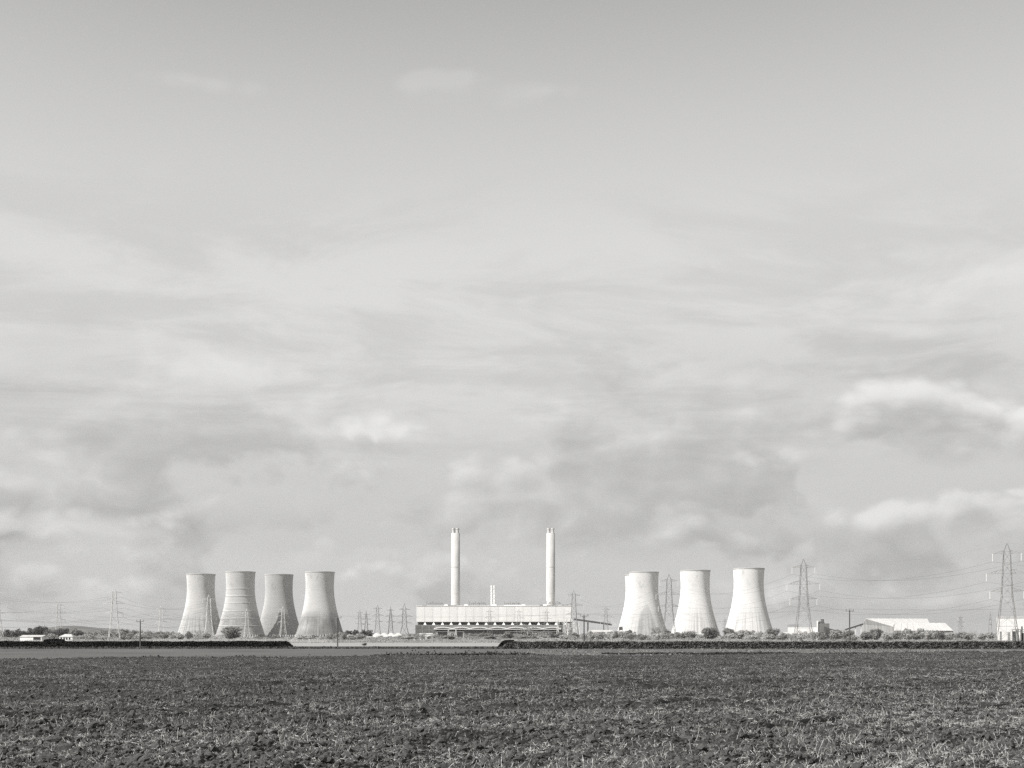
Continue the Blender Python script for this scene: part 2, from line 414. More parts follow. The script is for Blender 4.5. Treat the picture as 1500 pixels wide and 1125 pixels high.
def build_field():
    ncol = 900; y0 = 19.0
    s = np.linspace(0, 1, ncol)*2-1; px = 750+s*1.22*750
    ymax = far_edge(px)
    ys = [y0]
    while ys[-1] < 215: ys.append(ys[-1]+0.068*(ys[-1]/22)**1.32)
    tt = (np.array(ys)-y0)/(ys[-1]-y0)
    yy = y0+tt[:, None]*(ymax[None, :]-y0)
    half = 0.4*1.12*yy+3.0
    xx = s[None, :]*half
    zz = field_height(xx, yy)
    edge = np.clip((ymax[None, :]-yy)/5.0, 0, 1)
    zz = zz+0.22*np.exp(-((ymax[None, :]-yy-1.3)/1.0)**2)*fbm(xx/3.0, yy, 9, 3)
    zz = np.where(edge <= 0, -0.04, zz)
    v = np.stack([xx, yy, zz], -1).reshape(-1, 3)
    nr = len(ys); idx = np.arange(nr*ncol).reshape(nr, ncol)
    q = np.stack([idx[:-1, :-1], idx[:-1, 1:], idx[1:, 1:], idx[1:, :-1]], -1).reshape(-1, 4)
    m, g, b, vec, val = material('stubble_soil', 0.034, var=0.7, scale=2.2, detail=10, contrast=(0.32, 0.68))
    tc = g.node('ShaderNodeTexCoord')
    fl = g.step(g.noise(tc.outputs['Object'], 17.0, 6, 0.8), 0.55, 0.63)           # straw litter
    ar = g.step(g.noise(tc.outputs['Object'], 0.22, 4, 0.55), 0.35, 0.7, 0.25, 1.0)
    an = g.node('ShaderNodeAttribute', attribute_name='soil_shade')
    shaded = an.outputs['Fac']
    val = g.m('MULTIPLY', val, g.m('MULTIPLY_ADD', shaded, -0.92, 1.0))  # furrow shadows and lit crests are put into the soil colour
    fl = g.m('MULTIPLY', fl, g.m('MULTIPLY_ADD', shaded, -0.9, 1.0))
    val2 = g.mixf(g.m('MULTIPLY', fl, ar, clamp=True), val, 0.24)
    col = g.node('ShaderNodeCombineColor')
    for i, t in enumerate((1.0, 0.985, 0.955)): g.put(col.inputs[i], g.m('MULTIPLY', val2, t))
    m.node_tree.links.new(col.outputs[0], b.inputs['Base Color'])
    me = np_mesh('stubble_field', v, q, m, True)
    at_ = me.attributes.new('soil_shade', 'FLOAT', 'POINT'); at_.data.foreach_set('value', furrow_shade(xx, yy).ravel().astype(np.float32))
    bp = g.node('ShaderNodeBump'); bp.inputs['Strength'].default_value = 1.0; bp.inputs['Distance'].default_value = 0.09
    m.node_tree.links.new(g.noise(tc.outputs['Object'], 14.0, 6, 0.7), bp.inputs['Height']); m.node_tree.links.new(bp.outputs[0], b.inputs['Normal'])
    o = link('stubble_field', me)
    tag(o, 'dark cloddy ploughed field with maize stubble across the foreground', kind='structure')
build_field()

# ---- scattered clods and straw (stuff) as instances on points
def proto_collection(name, meshes):
    col = bpy.data.collections.new(name)
    for k, me in enumerate(meshes):
        o = bpy.data.objects.new(name+'_shape', me); col.objects.link(o)
    return col

def scatter(name, pts, rot, scl, protos, label):
    me = bpy.data.meshes.new(name); n = len(pts)
    me.vertices.add(n); me.vertices.foreach_set('co', np.asarray(pts, np.float32).ravel())
    a = me.attributes.new('rot', 'FLOAT_VECTOR', 'POINT'); a.data.foreach_set('vector', np.asarray(rot, np.float32).ravel())
    a = me.attributes.new('scl', 'FLOAT_VECTOR', 'POINT'); a.data.foreach_set('vector', np.asarray(scl, np.float32).ravel())
    o = link(name, me)
    ng = bpy.data.node_groups.new(name, 'GeometryNodeTree')
    ng.interface.new_socket('Geometry', in_out='INPUT', socket_type='NodeSocketGeometry')
    ng.interface.new_socket('Geometry', in_out='OUTPUT', socket_type='NodeSocketGeometry')
    N, L = ng.nodes, ng.links
    gi, go = N.new('NodeGroupInput'), N.new('NodeGroupOutput')
    iop = N.new('GeometryNodeInstanceOnPoints'); ci = N.new('GeometryNodeCollectionInfo')
    ci.inputs['Collection'].default_value = protos
    ci.inputs['Separate Children'].default_value = True; ci.inputs['Reset Children'].default_value = True
    L.new(gi.outputs[0], iop.inputs['Points']); L.new(ci.outputs[0], iop.inputs['Instance'])
    iop.inputs['Pick Instance'].default_value = True
    for nm, so in (('rot', 'Rotation'), ('scl', 'Scale')):
        na = N.new('GeometryNodeInputNamedAttribute'); na.data_type = 'FLOAT_VECTOR'; na.inputs['Name'].default_value = nm
        L.new(na.outputs[0], iop.inputs[so])
    L.new(iop.outputs[0], go.inputs[0])
    md = o.modifiers.new('scatter', 'NODES'); md.node_group = ng
    tag(o, label, None, None, 'stuff'); return o

def clod_mesh(seed):
    import bmesh
    bm = bmesh.new(); bmesh.ops.create_icosphere(bm, subdivisions=2, radius=1.0)
    r = random.Random(seed); ph = [(Vector((r.gauss(0, 1), r.gauss(0, 1), r.gauss(0, 1))), r.uniform(0, 6)) for _ in range(7)]
    for v in bm.verts:
        d = v.co.normalized(); s = 1+sum(0.13*math.sin(2.3*d.dot(k)+p) for k, p in ph)+r.uniform(-.09, .09)
        v.co = Vector((d.x*s, d.y*s*0.9, d.z*s*0.62))
    me = bpy.data.meshes.new('clod_shape'); bm.to_mesh(me); bm.free(); me.materials.append(M['clod']); return me

def straw_mesh(seed):
    r = random.Random(seed); b = MB(); p = Vector((0, 0, -0.1)); d = Vector((0, 0, 1))
    w = 0.035
    k = 0
    for sgm in range(3):
        d2 = (d+Vector((r.uniform(-.35, .35), r.uniform(-.35, .35), 0))).normalized() if sgm else d
        q = p+d2*0.37; b.bar(p, q, w*(1-sgm*.2), w*(1-(sgm+1)*.2), 3); p, d = q, d2
        if sgm and r.random() < 0.6:
            e = (d+Vector((r.uniform(-1, 1), r.uniform(-1, 1), 0.2))).normalized(); b.bar(p, p+e*0.3, w*.7, w*.2, 3)
    return b.mesh('straw_shape', M['straw'])

def litter_mesh(seed):
    r = random.Random(seed); b = MB()
    for k in range(7):
        p = Vector((r.gauss(0, .5), r.gauss(0, .5), r.uniform(0, .25))); a = r.uniform(0, 6.28); t = r.uniform(-.1, .9)
        e = Vector((math.cos(a)*math.cos(t), math.sin(a)*math.cos(t), math.sin(t)))*r.uniform(.35, .9)
        b.bar(p, p+e*.5, .05, .05, 3); b.bar(p+e*.5, p+e+Vector((0, 0, r.uniform(-.15, .1))), .05, .02, 3)
    return b.mesh('litter_shape', M['straw'])

def field_points(n, near, far, power, rows=0.0):
    """points in the visible part of the field, thinning out with distance"""
    u = rng.random(n); y = (near**(1-power)+u*(far**(1-power)-near**(1-power)))**(1/(1-power))
    x = (rng.random(n)*2-1)*(0.4*1.12*y+2.5)
    if rows:                                                     # stubble stands in drilled rows
        t = y*0.69-x*0.72; d = np.round(t/.75)*.75+rng.normal(0, .12, n)-t; d = np.where(rng.random(n) < rows, d, 0)
        x, y = x-.72*d, y+.69*d
    lim = far_edge(750+x/y*FPX)
    k = y < lim-0.8
    return x[k], y[k]

def scatter_field():
    x, y = field_points(140000, 20.0, 150, 1.8)
    t = furrow(x, y); k = (((t/8.4) % 1.0-0.5)**2 < 0.02) | (rng.random(len(x)) < 0.35+0.5*(fbm(x/4, y/4, 88, 2) > .52))
    k &= rng.random(len(x)) > furrow_shade(x, y)*1.0
    x, y = x[k], y[k]; n = len(x)
    s = np.clip(rng.lognormal(-3.35, 0.55, n), 0.018, 0.16)
    z = field_height(x, y)+s*0.1
    scatter('soil_clods', np.stack([x, y, z], -1), rng.random((n, 3))*[0.6, 0.6, 6.28], np.stack([s, s, s], -1),
            proto_collection('clod_kinds', [clod_mesh(k) for k in range(7)]), 'loose dark soil clods lying on the ploughed field')
    x, y = field_points(110000, 20.0, 212, 0.75, .7)
    d = fbm(x/5.5, y/3.2, 123, 3); k = rng.random(len(x)) < np.clip((d-0.39+.05*np.tanh(x/y*4))*4.0, 0.12, .9)
    k &= rng.random(len(x)) > furrow_shade(x, y)*1.0
    x, y = x[k], y[k]; n = len(x)
    L_ = np.clip(rng.lognormal(-2.5, 0.6, n), 0.04, 0.40)
    tilt = np.abs(rng.normal(0, 0.5, n)); az = rng.random(n)*6.28
    rot = np.stack([tilt*np.cos(az), tilt*np.sin(az), rng.random(n)*6.28], -1)
    th = 0.6+0.5*rng.random(n)
    scatter('stubble_stalks', np.stack([x, y, field_height(x, y)-.01], -1), rot, np.stack([th*.33, th*.33, L_], -1),
            proto_collection('stalk_kinds', [straw_mesh(k) for k in range(8)]), 'pale broken maize stalks standing in the field')
    x, y = field_points(210000, 20.0, 212, 1.02, .5)
    d = fbm(x/7.5, y/3.8, 223, 3); k = rng.random(len(x)) < np.clip((d-0.39+.05*np.tanh(x/y*4))*4.0, 0.10, .9)
    k &= rng.random(len(x)) > furrow_shade(x, y)*1.0
    x, y = x[k], y[k]; n = len(x)
    s = np.clip(rng.lognormal(-2.95, 0.45, n), 0.03, 0.18)
    scatter('straw_litter', np.stack([x, y, field_height(x, y)+.005], -1), np.stack([rng.normal(0, .25, n), rng.normal(0, .25, n), rng.random(n)*6.28], -1),
            np.stack([s, s, s], -1), proto_collection('litter_kinds', [litter_mesh(k) for k in range(8)]), 'pale straw litter strewn over the dark soil')
scatter_field()

# ------------------------------------------------------------------ leaf clouds (numpy) for hedges, scrub, trees
def leaf_quads(cen, nrm, size, jitter=0.6, aspect=1.0, rg=rng):
    n = len(cen)
    nv = nrm+jitter*rg.normal(size=(n, 3)); nv /= np.linalg.norm(nv, axis=1)[:, None]+1e-9
    up = rg.normal(size=(n, 3)); a = np.cross(nv, up); a /= np.linalg.norm(a, axis=1)[:, None]+1e-9; b = np.cross(nv, a)
    s = (size*np.ones(n))[:, None]*0.5; sb = s*aspect
    v = np.stack([cen-a*s-b*sb*.55, cen+a*s*.9-b*sb, cen+a*s+b*sb*.7, cen-a*s*.6+b*sb], 1).reshape(-1, 3)
    return v, np.arange(n*4).reshape(n, 4)

def hedge(name, x0, y0, x1, y1, hgt, wid, nleaf, leafmat, label, round_end=0, size=0.30):
    L = math.hypot(x1-x0, y1-y0); d = np.array([(x1-x0)/L, (y1-y0)/L]); nn = np.array([d[1], -d[0]])
    root = empty(name, ((x0+x1)/2, (y0+y1)/2, 0)); o2 = np.array([(x0+x1)/2, (y0+y1)/2])
    def top(s): return hgt*(0.90+0.16*fbm(s/3.2, s*0, 61, 4))*np.where(round_end > 0, np.sqrt(np.clip((L-s)/1.6, 0.05, 1)), 1)*np.where(round_end < 0, np.sqrt(np.clip(s/1.6, 0.05, 1)), 1)
    # core
    ns = int(L/0.8); ss = np.linspace(0, L, ns); prof = [(-.46, 0), (-.5, .45), (-.42, .85), (-.15, .97), (.15, .97), (.42, .85), (.5, .45), (.46, 0)]
    b = MB(); vs = []; fs = []; npf = len(prof)
    tp = top(ss)
    for i in range(ns):
        c = np.array([x0, y0])+d*ss[i]-o2
        for (u, z) in prof:
            p = c+nn*u*wid*0.86; vs.append((p[0], p[1], z*tp[i]*0.95))
    for i in range(ns-1):
        for k in range(npf-1): a = i*npf+k; fs.append((a, a+1, a+npf+1, a+npf))
    fs.append(tuple(range(npf))); fs.append(tuple(range((ns-1)*npf+npf-1, (ns-1)*npf-1, -1)))
    b.add(vs, fs).build('branches', M['hedge_core'], root)
    s = rng.random(nleaf)*L; face = rng.random(nleaf)
    hh = top(s); z = np.where(face < 0.66, rng.random(nleaf)**0.9*hh, hh*(0.93+0.09*rng.random(nleaf)))
    u = np.where(face < 0.66, -(0.44+0.08*rng.random(nleaf)), rng.random(nleaf)-.5)
    u = np.where(rng.random(nleaf) < 0.15, -u, u)
    bul = 1+0.14*(fbm(s/1.3, z/0.9, 71, 3)-.5)*2
    cen = np.stack([x0+d[0]*s-nn[0]*0, y0+d[1]*s, z], -1); off = u*wid*bul
    sgn = -1 if nn[1] > 0 else 1                                    # negative u looks at the viewer
    cen[:, 0] += nn[0]*off*(-sgn)*-1 if False else nn[0]*off*(1 if nn[1] > 0 else -1)
    cen[:, 1] += nn[1]*off*(1 if nn[1] > 0 else -1)
    nrm = np.where((face < 0.66)[:, None], np.array([0, -1, .25])[None, :], np.array([0, 0, 1.0])[None, :])
    cen[:, :2] -= o2
    v, q = leaf_quads(cen, nrm, size*(0.6+0.8*rng.random(nleaf)), 0.8)
    link('foliage', np_mesh('foliage', v, q, leafmat), root)
    tag(root, label, 'hedge'); return root

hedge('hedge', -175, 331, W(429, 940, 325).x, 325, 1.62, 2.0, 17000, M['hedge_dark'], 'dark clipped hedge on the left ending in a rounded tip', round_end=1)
hedge('hedge', W(736, 940, 297).x, 297, 170, 296, 1.66, 2.0, 17000, M['hedge'], 'long grey clipped hedge on the right before the cooling towers', round_end=-1)
hedge('hedge', W(731, 940, 318).x, 318, W(752, 940, 318).x, 317, 1.85, 1.6, 2600, M['hedge_dark'], 'short dark hedge stub behind the end of the right hedge', round_end=-1)
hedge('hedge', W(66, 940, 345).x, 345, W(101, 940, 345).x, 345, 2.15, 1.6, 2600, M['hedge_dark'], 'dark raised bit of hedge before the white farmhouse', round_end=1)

# weeds and verge tufts
def tufts(name, n, xf, yf, hgt, size, mat, label):
    x, y = xf(n), None; y = yf(x)
    z = np.abs(rng.normal(0, .45, len(x)))*hgt(x)
    cen = np.stack([x, y, z*0.8+.03], -1)
    v, q = leaf_quads(cen, np.tile([0, -.5, .6], (len(x), 1)), size*(.5+rng.random(len(x))), 0.7)
    tag(link(name, np_mesh(name, v, q, mat)), label, kind='stuff')
def edge_x(n):
    px = rng.random(n)*1560-30; keep = rng.random(n) < np.interp(px, [0, 120, 200, 420, 540, 600, 770, 800, 880, 1000, 1150, 1300, 1500], [.9, .3, .8, .6, .25, 1, 1, .3, .6, .9, .6, .3, .4])*(0.25+1.1*fbm(px/35, px*0, 19, 3))
    return (px[keep]-750)/FPX*far_edge(px[keep])
def edge_y(x):
    px = 750+x/165*FPX
    for _ in range(4): px = 750+x/far_edge(px)*FPX
    return far_edge(px)-2.2*rng.random(len(x))+.6
tufts('weeds', 30000, edge_x, edge_y, lambda x: 0.55*(0.5+0.7*fbm(x/1.6, x*0, 29, 3))*np.interp(750+x/165*FPX, [0, 540, 600, 770, 810, 1500], [.8, .8, 1.5, 1.5, .7, .6]), .17, M['weed'], 'dark weeds along the far edge of the ploughed field')
tufts('verge_grass', 16000, lambda n: (rng.random(n)*2-1)*150+5, lambda x: np.interp(x, [-200, 90, 230], [301, 296, 291])+rng.random(len(x))*26-np.where(rng.random(len(x)) < .5, 4*rng.random(len(x)), 0), lambda x: .35+0*x, .3, M['verge'], 'rough dark grass at the foot of the hedges')

def strip_x(n):
    px = rng.random(n)*1600-50
    k = rng.random(n) < np.interp(px, [0, 700, 860, 1000, 1500], [0, 0, .5, .9, 1.0])*np.clip(2.6*fbm(px/60, px*0, 301, 3)-.6, .05, 1)
    return (px[k]-750)/FPX*225
def strip_y(x):
    return np.clip(225+rng.normal(0, 34, len(x)), 172, 292)
tufts('dry_grass', 26000, strip_x, strip_y, lambda x: .22+0*x, .2, M['dry_grass'], 'dry grass growing over the bare strip before the hedges')
tufts('rut_weeds', 7000, lambda n: (rng.random(n)*290/FPX+130/FPX)*205, lambda x: 196+x*.25+rng.normal(0, 2.2, len(x)), lambda x: .3*fbm(x/3, x*0, 311, 2), .2, M['weed'], 'dark weeds along a rut in the pale strip on the right')

# scrub belts between the fields and the power station
def scrub():
    vs, qs, off = [], [], 0
    for (Y, hmax, n, sz, px0, px1, seed) in [(648, 1.7, 16000, .38, -60, 1560, 1), (760, 1.9, 16000, .45, -60, 1560, 2), (930, 2.6, 18000, .5, -60, 1560, 3), (1120, 3.6, 18000, .6, -60, 1560, 4), (1380, 4.2, 18000, .7, -60, 1560, 5), (1700, 5.0, 14000, .9, 480, 1560, 6)]:
        px = px0+rng.random(n)*(px1-px0); h = hmax*np.clip(fbm(px/26, px*0+seed*7, 200+seed, 4)*1.9-0.45, 0.12, 1)
        x = (px-750)/FPX*Y; z = h*rng.random(n)**0.7; y = Y+rng.normal(0, 6, n)+z*1.0
        cen = np.stack([x, y, z], -1)
        nrm = np.tile([-.3, -.7, .6], (n, 1))
        v, q = leaf_quads(cen, nrm, sz*(.5+.8*rng.random(n)), .8); vs.append(v); qs.append(q+off); off += len(v)
    tag(link('scrub_undergrowth', np_mesh('scrub_undergrowth', np.concatenate(vs), np.concatenate(qs), M['scrub'])), 'tangled pale scrub and brambles along the far field edge', kind='stuff')
scrub()

# ------------------------------------------------------------------ trees
def crown_mesh(seed, lobes, n, size, droop=0.0):
    rg = np.random.default_rng(seed); cs = []
    for k in range(lobes):
        a = rg.random()*6.28; r = 0.30*math.sqrt(rg.random()); z = rg.uniform(.28, .80)
        cs.append((r*math.cos(a)*(1.15-abs(z-.5)), r*math.sin(a)*(1.15-abs(z-.5)), z, rg.uniform(.13, .23)*(1.2-.5*z)))
    cs.append((0, 0, .55, .27)); cs.append((0, 0, .32, .26))
    cs = np.array(cs); pick = rg.choice(len(cs), n, p=cs[:, 3]**2/np.sum(cs[:, 3]**2))
    d = rg.normal(size=(n, 3)); d /= np.linalg.norm(d, axis=1)[:, None]
    rad = (0.55+0.5*rg.random(n)**0.6)*(1+.12*rg.normal(size=n))
    cen = cs[pick, :3]+d*(cs[pick, 3]*rad)[:, None]*np.array([1, 1, .9])
    cen[:, 2] = np.clip(cen[:, 2], .04, 1.03)
    v, q = leaf_quads(cen, d+np.array([0, 0, .25]), size*(.55+.9*rg.random(n)), .55, rg=rg)
    return np_mesh('crown', v, q, M['fol_mid'])

def trunk_mesh(seed, bare=False):
    r = random.Random(seed); b = MB()
    b.bar((0, 0, -.01), (0, 0, .25), .05, .038, 6); b.bar((0, 0, .24), (0.01, 0, .5), .038, .024, 6)
    def limb(p, d, l, w, depth):
        q = p+d*l; b.bar(p, q, w, w*.6, 4 if depth else 3)
        if depth <= 0: return
        for _ in range(3 if bare else 2):
            e = (d+Vector((r.gauss(0, .5), r.gauss(0, .5), r.uniform(-.05, .5)))).normalized(); limb(q, e, l*r.uniform(.6, .85), w*.58, depth-1)
    for k in range(7 if bare else 5):
        a = k*2.4+r.random(); z = r.uniform(.16, .5)
        limb(Vector((0, 0, z)), Vector((math.cos(a), math.sin(a), r.uniform(.5, 1.2))).normalized(), r.uniform(.16, .22), .02, 3 if bare else 1)
    return b.mesh('trunk', M['bark'])

LEAFY = [(crown_mesh(s, 9, 900, .062), trunk_mesh(s)) for s in range(5)]
BIG = [(crown_mesh(s+20, 13, 2600, .042), trunk_mesh(s+20)) for s in range(3)]
BARE = [(crown_mesh(s+40, 10, 380, .030), trunk_mesh(s+40, True)) for s in range(3)]
ORD = ['first', 'second', 'third', 'fourth', 'fifth', 'sixth', 'seventh', 'eighth', 'ninth', 'tenth', 'eleventh', 'twelfth', 'thirteenth', 'fourteenth', 'fifteenth', 'sixteenth', 'seventeenth', 'eighteenth', 'nineteenth', 'twentieth']
tree_count = [0]
def tree(px, top, wpx, Y, tone, label, group, kind='leafy', name='tree'):
    k = tree_count[0]; tree_count[0] += 1
    crown, trunk = {'leafy': LEAFY, 'big': BIG, 'bare': BARE}[kind][k % (5 if kind == 'leafy' else 3)]
    w = wpx/FPX*Y/(0.74 if kind == 'leafy' else 0.84); h = CAM_H+(HOR-top)/FPX*Y
    root = empty(name, ((px-750)/FPX*Y, Y, -.05), (k*2.399) % 6.28); root.scale = (w, w, h)
    c = link('crown', crown, root); t = link('trunk', trunk, root)
    for o, m in ((c, {'dark': 'fol_dark', 'mid': 'fol_mid', 'pale': 'fol_pale', 'twig': 'twig'}[tone]), (t, 'twig' if kind == 'bare' else 'bark')):
        o.material_slots[0].link = 'OBJECT'; o.material_slots[0].material = M[m]
    tag(root, label, 'tree' if name == 'tree' else 'bush', group); return root

TONE = {'dark': 'dark', 'mid': 'mid-grey', 'pale': 'pale', 'twig': 'thin pale bare'}
def row(items, where, group, Y, name='tree'):
    for i, it in enumerate(items):
        px, top, wpx, tone = it[:4]; kind = it[4] if len(it) > 4 else 'leafy'; yy = it[5] if len(it) > 5 else Y
        tree(px, top, wpx, yy+((i*37) % 50)-25, tone, f'{TONE[tone]} {name}, {ORD[i]} from the left {where}', group, kind, name)

row([(2, 921, 13, 'pale'), (11, 919, 14, 'dark'), (22, 918.5, 17, 'dark'), (33, 921, 14, 'dark'), (47, 917, 18, 'dark'), (60, 914.5, 21, 'dark', 'big'), (72, 919, 14, 'dark'), (84, 917.5, 16, 'dark'), (95, 916.5, 16, 'dark'), (107, 918, 16, 'pale'), (119, 922, 15, 'dark'), (129, 923, 14, 'mid'), (140, 921.5, 15, 'mid'), (151, 920, 14, 'mid')],
    'in the far-left wood', 'trees of the far-left wood', 1500)
row([(75, 927, 17, 'pale'), (119, 930, 13, 'pale'), (136, 929, 15, 'pale')], 'in front of the far-left wood', 'pale bushes before the far-left wood', 1150, 'bush')
row([(163, 920, 14, 'mid'), (174, 921, 14, 'pale'), (183, 919, 17, 'mid'), (196, 921.5, 17, 'mid'), (207, 919.5, 17, 'pale'), (219, 921, 15, 'pale'), (230, 923, 14, 'mid'), (241, 923, 15, 'pale'), (251, 924, 13, 'pale'), (261, 924, 14, 'pale')],
    'between the left pylon and the cooling towers', 'trees left of the cooling towers', 1450)
row([(279, 921, 14, 'twig', 'bare'), (291, 920, 18, 'twig', 'bare'), (404, 928, 11, 'pale'), (375, 930, 9, 'pale'), (441, 931, 12, 'pale'), (453, 930, 13, 'pale'), (464, 931, 11, 'pale'), (484, 927, 14, 'pale'), (496, 925, 15, 'pale')],
    'at the four left cooling towers', 'pale trees at the left cooling towers', 1400)
tree(338, 912.3, 33, 1050, 'mid', 'large dark round tree before the second cooling tower', None, 'big')
row([(503, 922, 12, 'dark'), (511, 920.5, 13, 'dark'), (522, 921, 13, 'dark'), (531, 921, 10, 'dark'), (540, 920, 14, 'dark')], 'in the dark clump under the small pylons', 'dark trees left of the white sheds', 1600)
row([(514, 927, 16, 'pale'), (527, 926, 14, 'pale'), (558, 930, 13, 'pale'), (570, 931, 14, 'pale'), (584, 929, 14, 'pale'), (594, 925.5, 15, 'twig', 'bare'), (602, 926, 13, 'pale'), (609, 926.5, 14, 'pale')], 'around the white scalloped sheds', 'pale trees around the white sheds', 1350)
row([(618, 929, 10, 'pale', 'leafy', 1380), (629, 930, 10, 'mid', 'leafy', 1390), (636, 927.5, 11, 'mid'), (645, 927, 12, 'dark'), (656, 931, 10, 'mid'), (672, 931, 11, 'mid'), (690, 926, 15, 'mid'), (702, 925, 17, 'mid'), (716, 925.5, 17, 'mid'), (729, 928, 13, 'pale'), (745, 926, 15, 'pale'), (757, 926, 14, 'pale'), (789, 923, 17, 'pale'), (803, 924, 17, 'mid'), (815, 926, 13, 'mid')],
    'along the foot of the turbine hall', 'trees before the power station', 1500)
tree(773, 911, 27, 1250, 'twig', 'tall bare spreading tree before the power station', None, 'bare')
row([(838, 929, 14, 'pale'), (868, 924, 18, 'pale'), (880, 922.5, 17, 'pale'), (893, 923.5, 16, 'pale'), (905, 923, 15, 'mid'), (934, 928, 16, 'pale'), (947, 929, 14, 'pale')], 'under the dark conveyor', 'pale trees under the conveyor', 1200)
tree(921, 920.8, 16, 1050, 'mid', 'small dark round tree left of the overlapping cooling towers foot', None, 'big')
row([(961, 914.5, 20, 'twig', 'bare'), (964, 918, 17, 'pale'), (976, 917.5, 13, 'mid'), (990, 925, 14, 'pale'), (1001, 926, 13, 'pale'), (1012, 921, 18, 'twig', 'bare'), (1014, 923, 16, 'pale')],
    'at the feet of the overlapping cooling towers', 'trees at the overlapping cooling towers', 1250)
tree(1041, 914.2, 33, 1000, 'mid', 'large broad leafy tree before the seventh cooling tower', None, 'big')
tree(1067, 917.3, 23, 1020, 'mid', 'rounded leafy tree between the two right cooling towers', None, 'big')
row([(1084, 920, 19, 'pale'), (1099, 921, 15, 'pale'), (1112, 923.5, 13, 'pale')], 'before the rightmost cooling tower', 'pale trees at the rightmost cooling tower', 1150)
tree(1132, 918, 23, 1000, 'mid', 'round leafy tree at the right foot of the rightmost cooling tower', None, 'big')
row([(1150, 924, 13, 'pale'), (1163, 925, 15, 'pale'), (1176, 922.5, 16, 'pale'), (1188, 924, 15, 'pale'), (1198, 923, 15, 'pale')], 'under the pylon right of the cooling towers', 'pale trees before the low white works', 950)
tree(1206, 924.2, 16, 900, 'dark', 'small dark tree before the low white works', None, 'big')
tree(1225, 917.8, 20, 950, 'mid', 'tall rounded tree left of the right wooden pole', None, 'big')
tree(1243, 921.5, 24, 900, 'mid', 'broad tree directly behind the right wooden pole', None, 'big')
tree(1284, 918.8, 20, 900, 'mid', 'dark round tree before the barn gable', None, 'big')
row([(1267, 926, 13, 'pale'), (1303, 925, 17, 'pale'), (1316, 920, 20, 'twig', 'bare'), (1330, 919, 22, 'pale'), (1345, 918.5, 22, 'pale'), (1359, 919.5, 20, 'pale'), (1373, 922, 18, 'pale'), (1386, 925, 14, 'pale'), (1397, 928, 12, 'pale')],
    'in the pale bank before the barn', 'pale trees before the barn', 920)
row([(1406, 927, 9, 'twig', 'bare'), (1414, 924, 8, 'twig', 'bare'), (1422, 922, 8, 'twig', 'bare'), (1429, 921, 8, 'twig', 'bare'), (1437, 926, 9, 'pale'), (1452, 925, 11, 'pale'), (1462, 929, 11, 'pale')],
    'right of the barn', 'thin trees right of the barn', 1100)
def belt(px0, px1, n, where, group, Y, top0=926, seed=0):
    r = random.Random(seed); items = []
    for i in range(n):
        px = px0+(px1-px0)*(i+.5)/n+r.uniform(-3, 3)
        items.append((px, top0+r.uniform(-4.5, 4.0), r.uniform(10, 22), r.choice(['pale', 'pale', 'pale', 'mid', 'twig']), 'leafy', Y+r.uniform(-120, 120)))
        if 541 < px < 597: items[-1] = (px, 932)+items[-1][2:]
        if items[-1][3] == 'twig': items[-1] = items[-1][:4]+('bare',)+items[-1][5:]
    row(items, where, group, Y, 'bush')
belt(110, 320, 17, 'in the low belt by the leftmost tower', 'low bushes on the far left', 1150, 927, 1)
belt(430, 640, 18, 'in the low belt by the small pylons', 'low bushes left of the station', 1150, 928, 2)
belt(640, 860, 18, 'in the low belt before the station', 'low bushes before the station', 1150, 928, 3)
belt(860, 1150, 20, 'in the low belt below the right towers', 'low bushes before the right towers', 1050, 926, 4)
belt(1150, 1460, 20, 'in the low belt below the barns', 'low bushes before the barns', 850, 925, 5)
tree(533.5, 941.2, 8, 402, 'dark', 'lone small dark bush in the bright field gap', None, 'leafy', 'bush')

# ------------------------------------------------------------------ cooling towers
TH, RT, ZT = 113.6, 23.8, 88.0
def tower_r(z):
    b = 58.0 if z < ZT else 80.0
    return RT*math.sqrt(1+((z-ZT)/b)**2)
zs = [7.5+(TH-7.5)*i/44 for i in range(45)]
SHELL = MB().lathe([(tower_r(z), z) for z in zs]+[(tower_r(TH)-.55, TH)]+[(tower_r(z)-.55, z) for z in reversed(zs)]+[(tower_r(7.5), 7.5)], 96).mesh('shell', None, True)
RIM = MB().lathe([(tower_r(TH-1.6)-.02, TH-1.9), (tower_r(TH)+.5, TH-.7), (tower_r(TH)+.5, TH+.35), (tower_r(TH)-.7, TH+.35), (tower_r(TH)-.7, TH-1.5)], 96).mesh('rim', M['rim'])
b = MB()
for k in range(56):
    t0 = 2*math.pi*k/56
    for dt in (-.056, .056):
        r0, r1 = tower_r(0)+.6, tower_r(7.6)-.25
        b.bar((r0*math.cos(t0), r0*math.sin(t0), 0), (r1*math.cos(t0+dt), r1*math.sin(t0+dt), 7.7), .95)
STRUT = b.mesh('support_struts', M['concrete_low'])
BASIN = MB().lathe([(tower_r(0)+3.2, -.05), (tower_r(0)+3.2, 1.5), (tower_r(0)+2.6, 1.5), (tower_r(0)+2.6, 0.2)], 72).mesh('basin_wall', M['concrete_low'])

def cooling_tower(px, top, mat, label, rings=()):
    Y = (TH-CAM_H)*FPX/(HOR-top)
    root = empty('cooling_tower', ((px-750)/FPX*Y, Y, 0))
    for nm, me, mt in (('shell', SHELL, mat), ('rim', RIM, None), ('support_struts', STRUT, None), ('basin_wall', BASIN, None)):
        if mt: 
            me = me
        o = link(nm, me, root)
        if mt:
            if not len(me.materials): me.materials.append(M['tower_a'])
            o.material_slots[0].link = 'OBJECT'; o.material_slots[0].material = mt
    for z in rings:
        r = tower_r(z)
        MB().lathe([(r-.05, z-.55), (r+.55, z-.4), (r+.55, z+.4), (r-.05, z+.55)], 96).build('stiffening_ring', M['stack_ring'], root)
    tag(root, label, 'cooling tower', 'cooling towers of the power station'); return Y

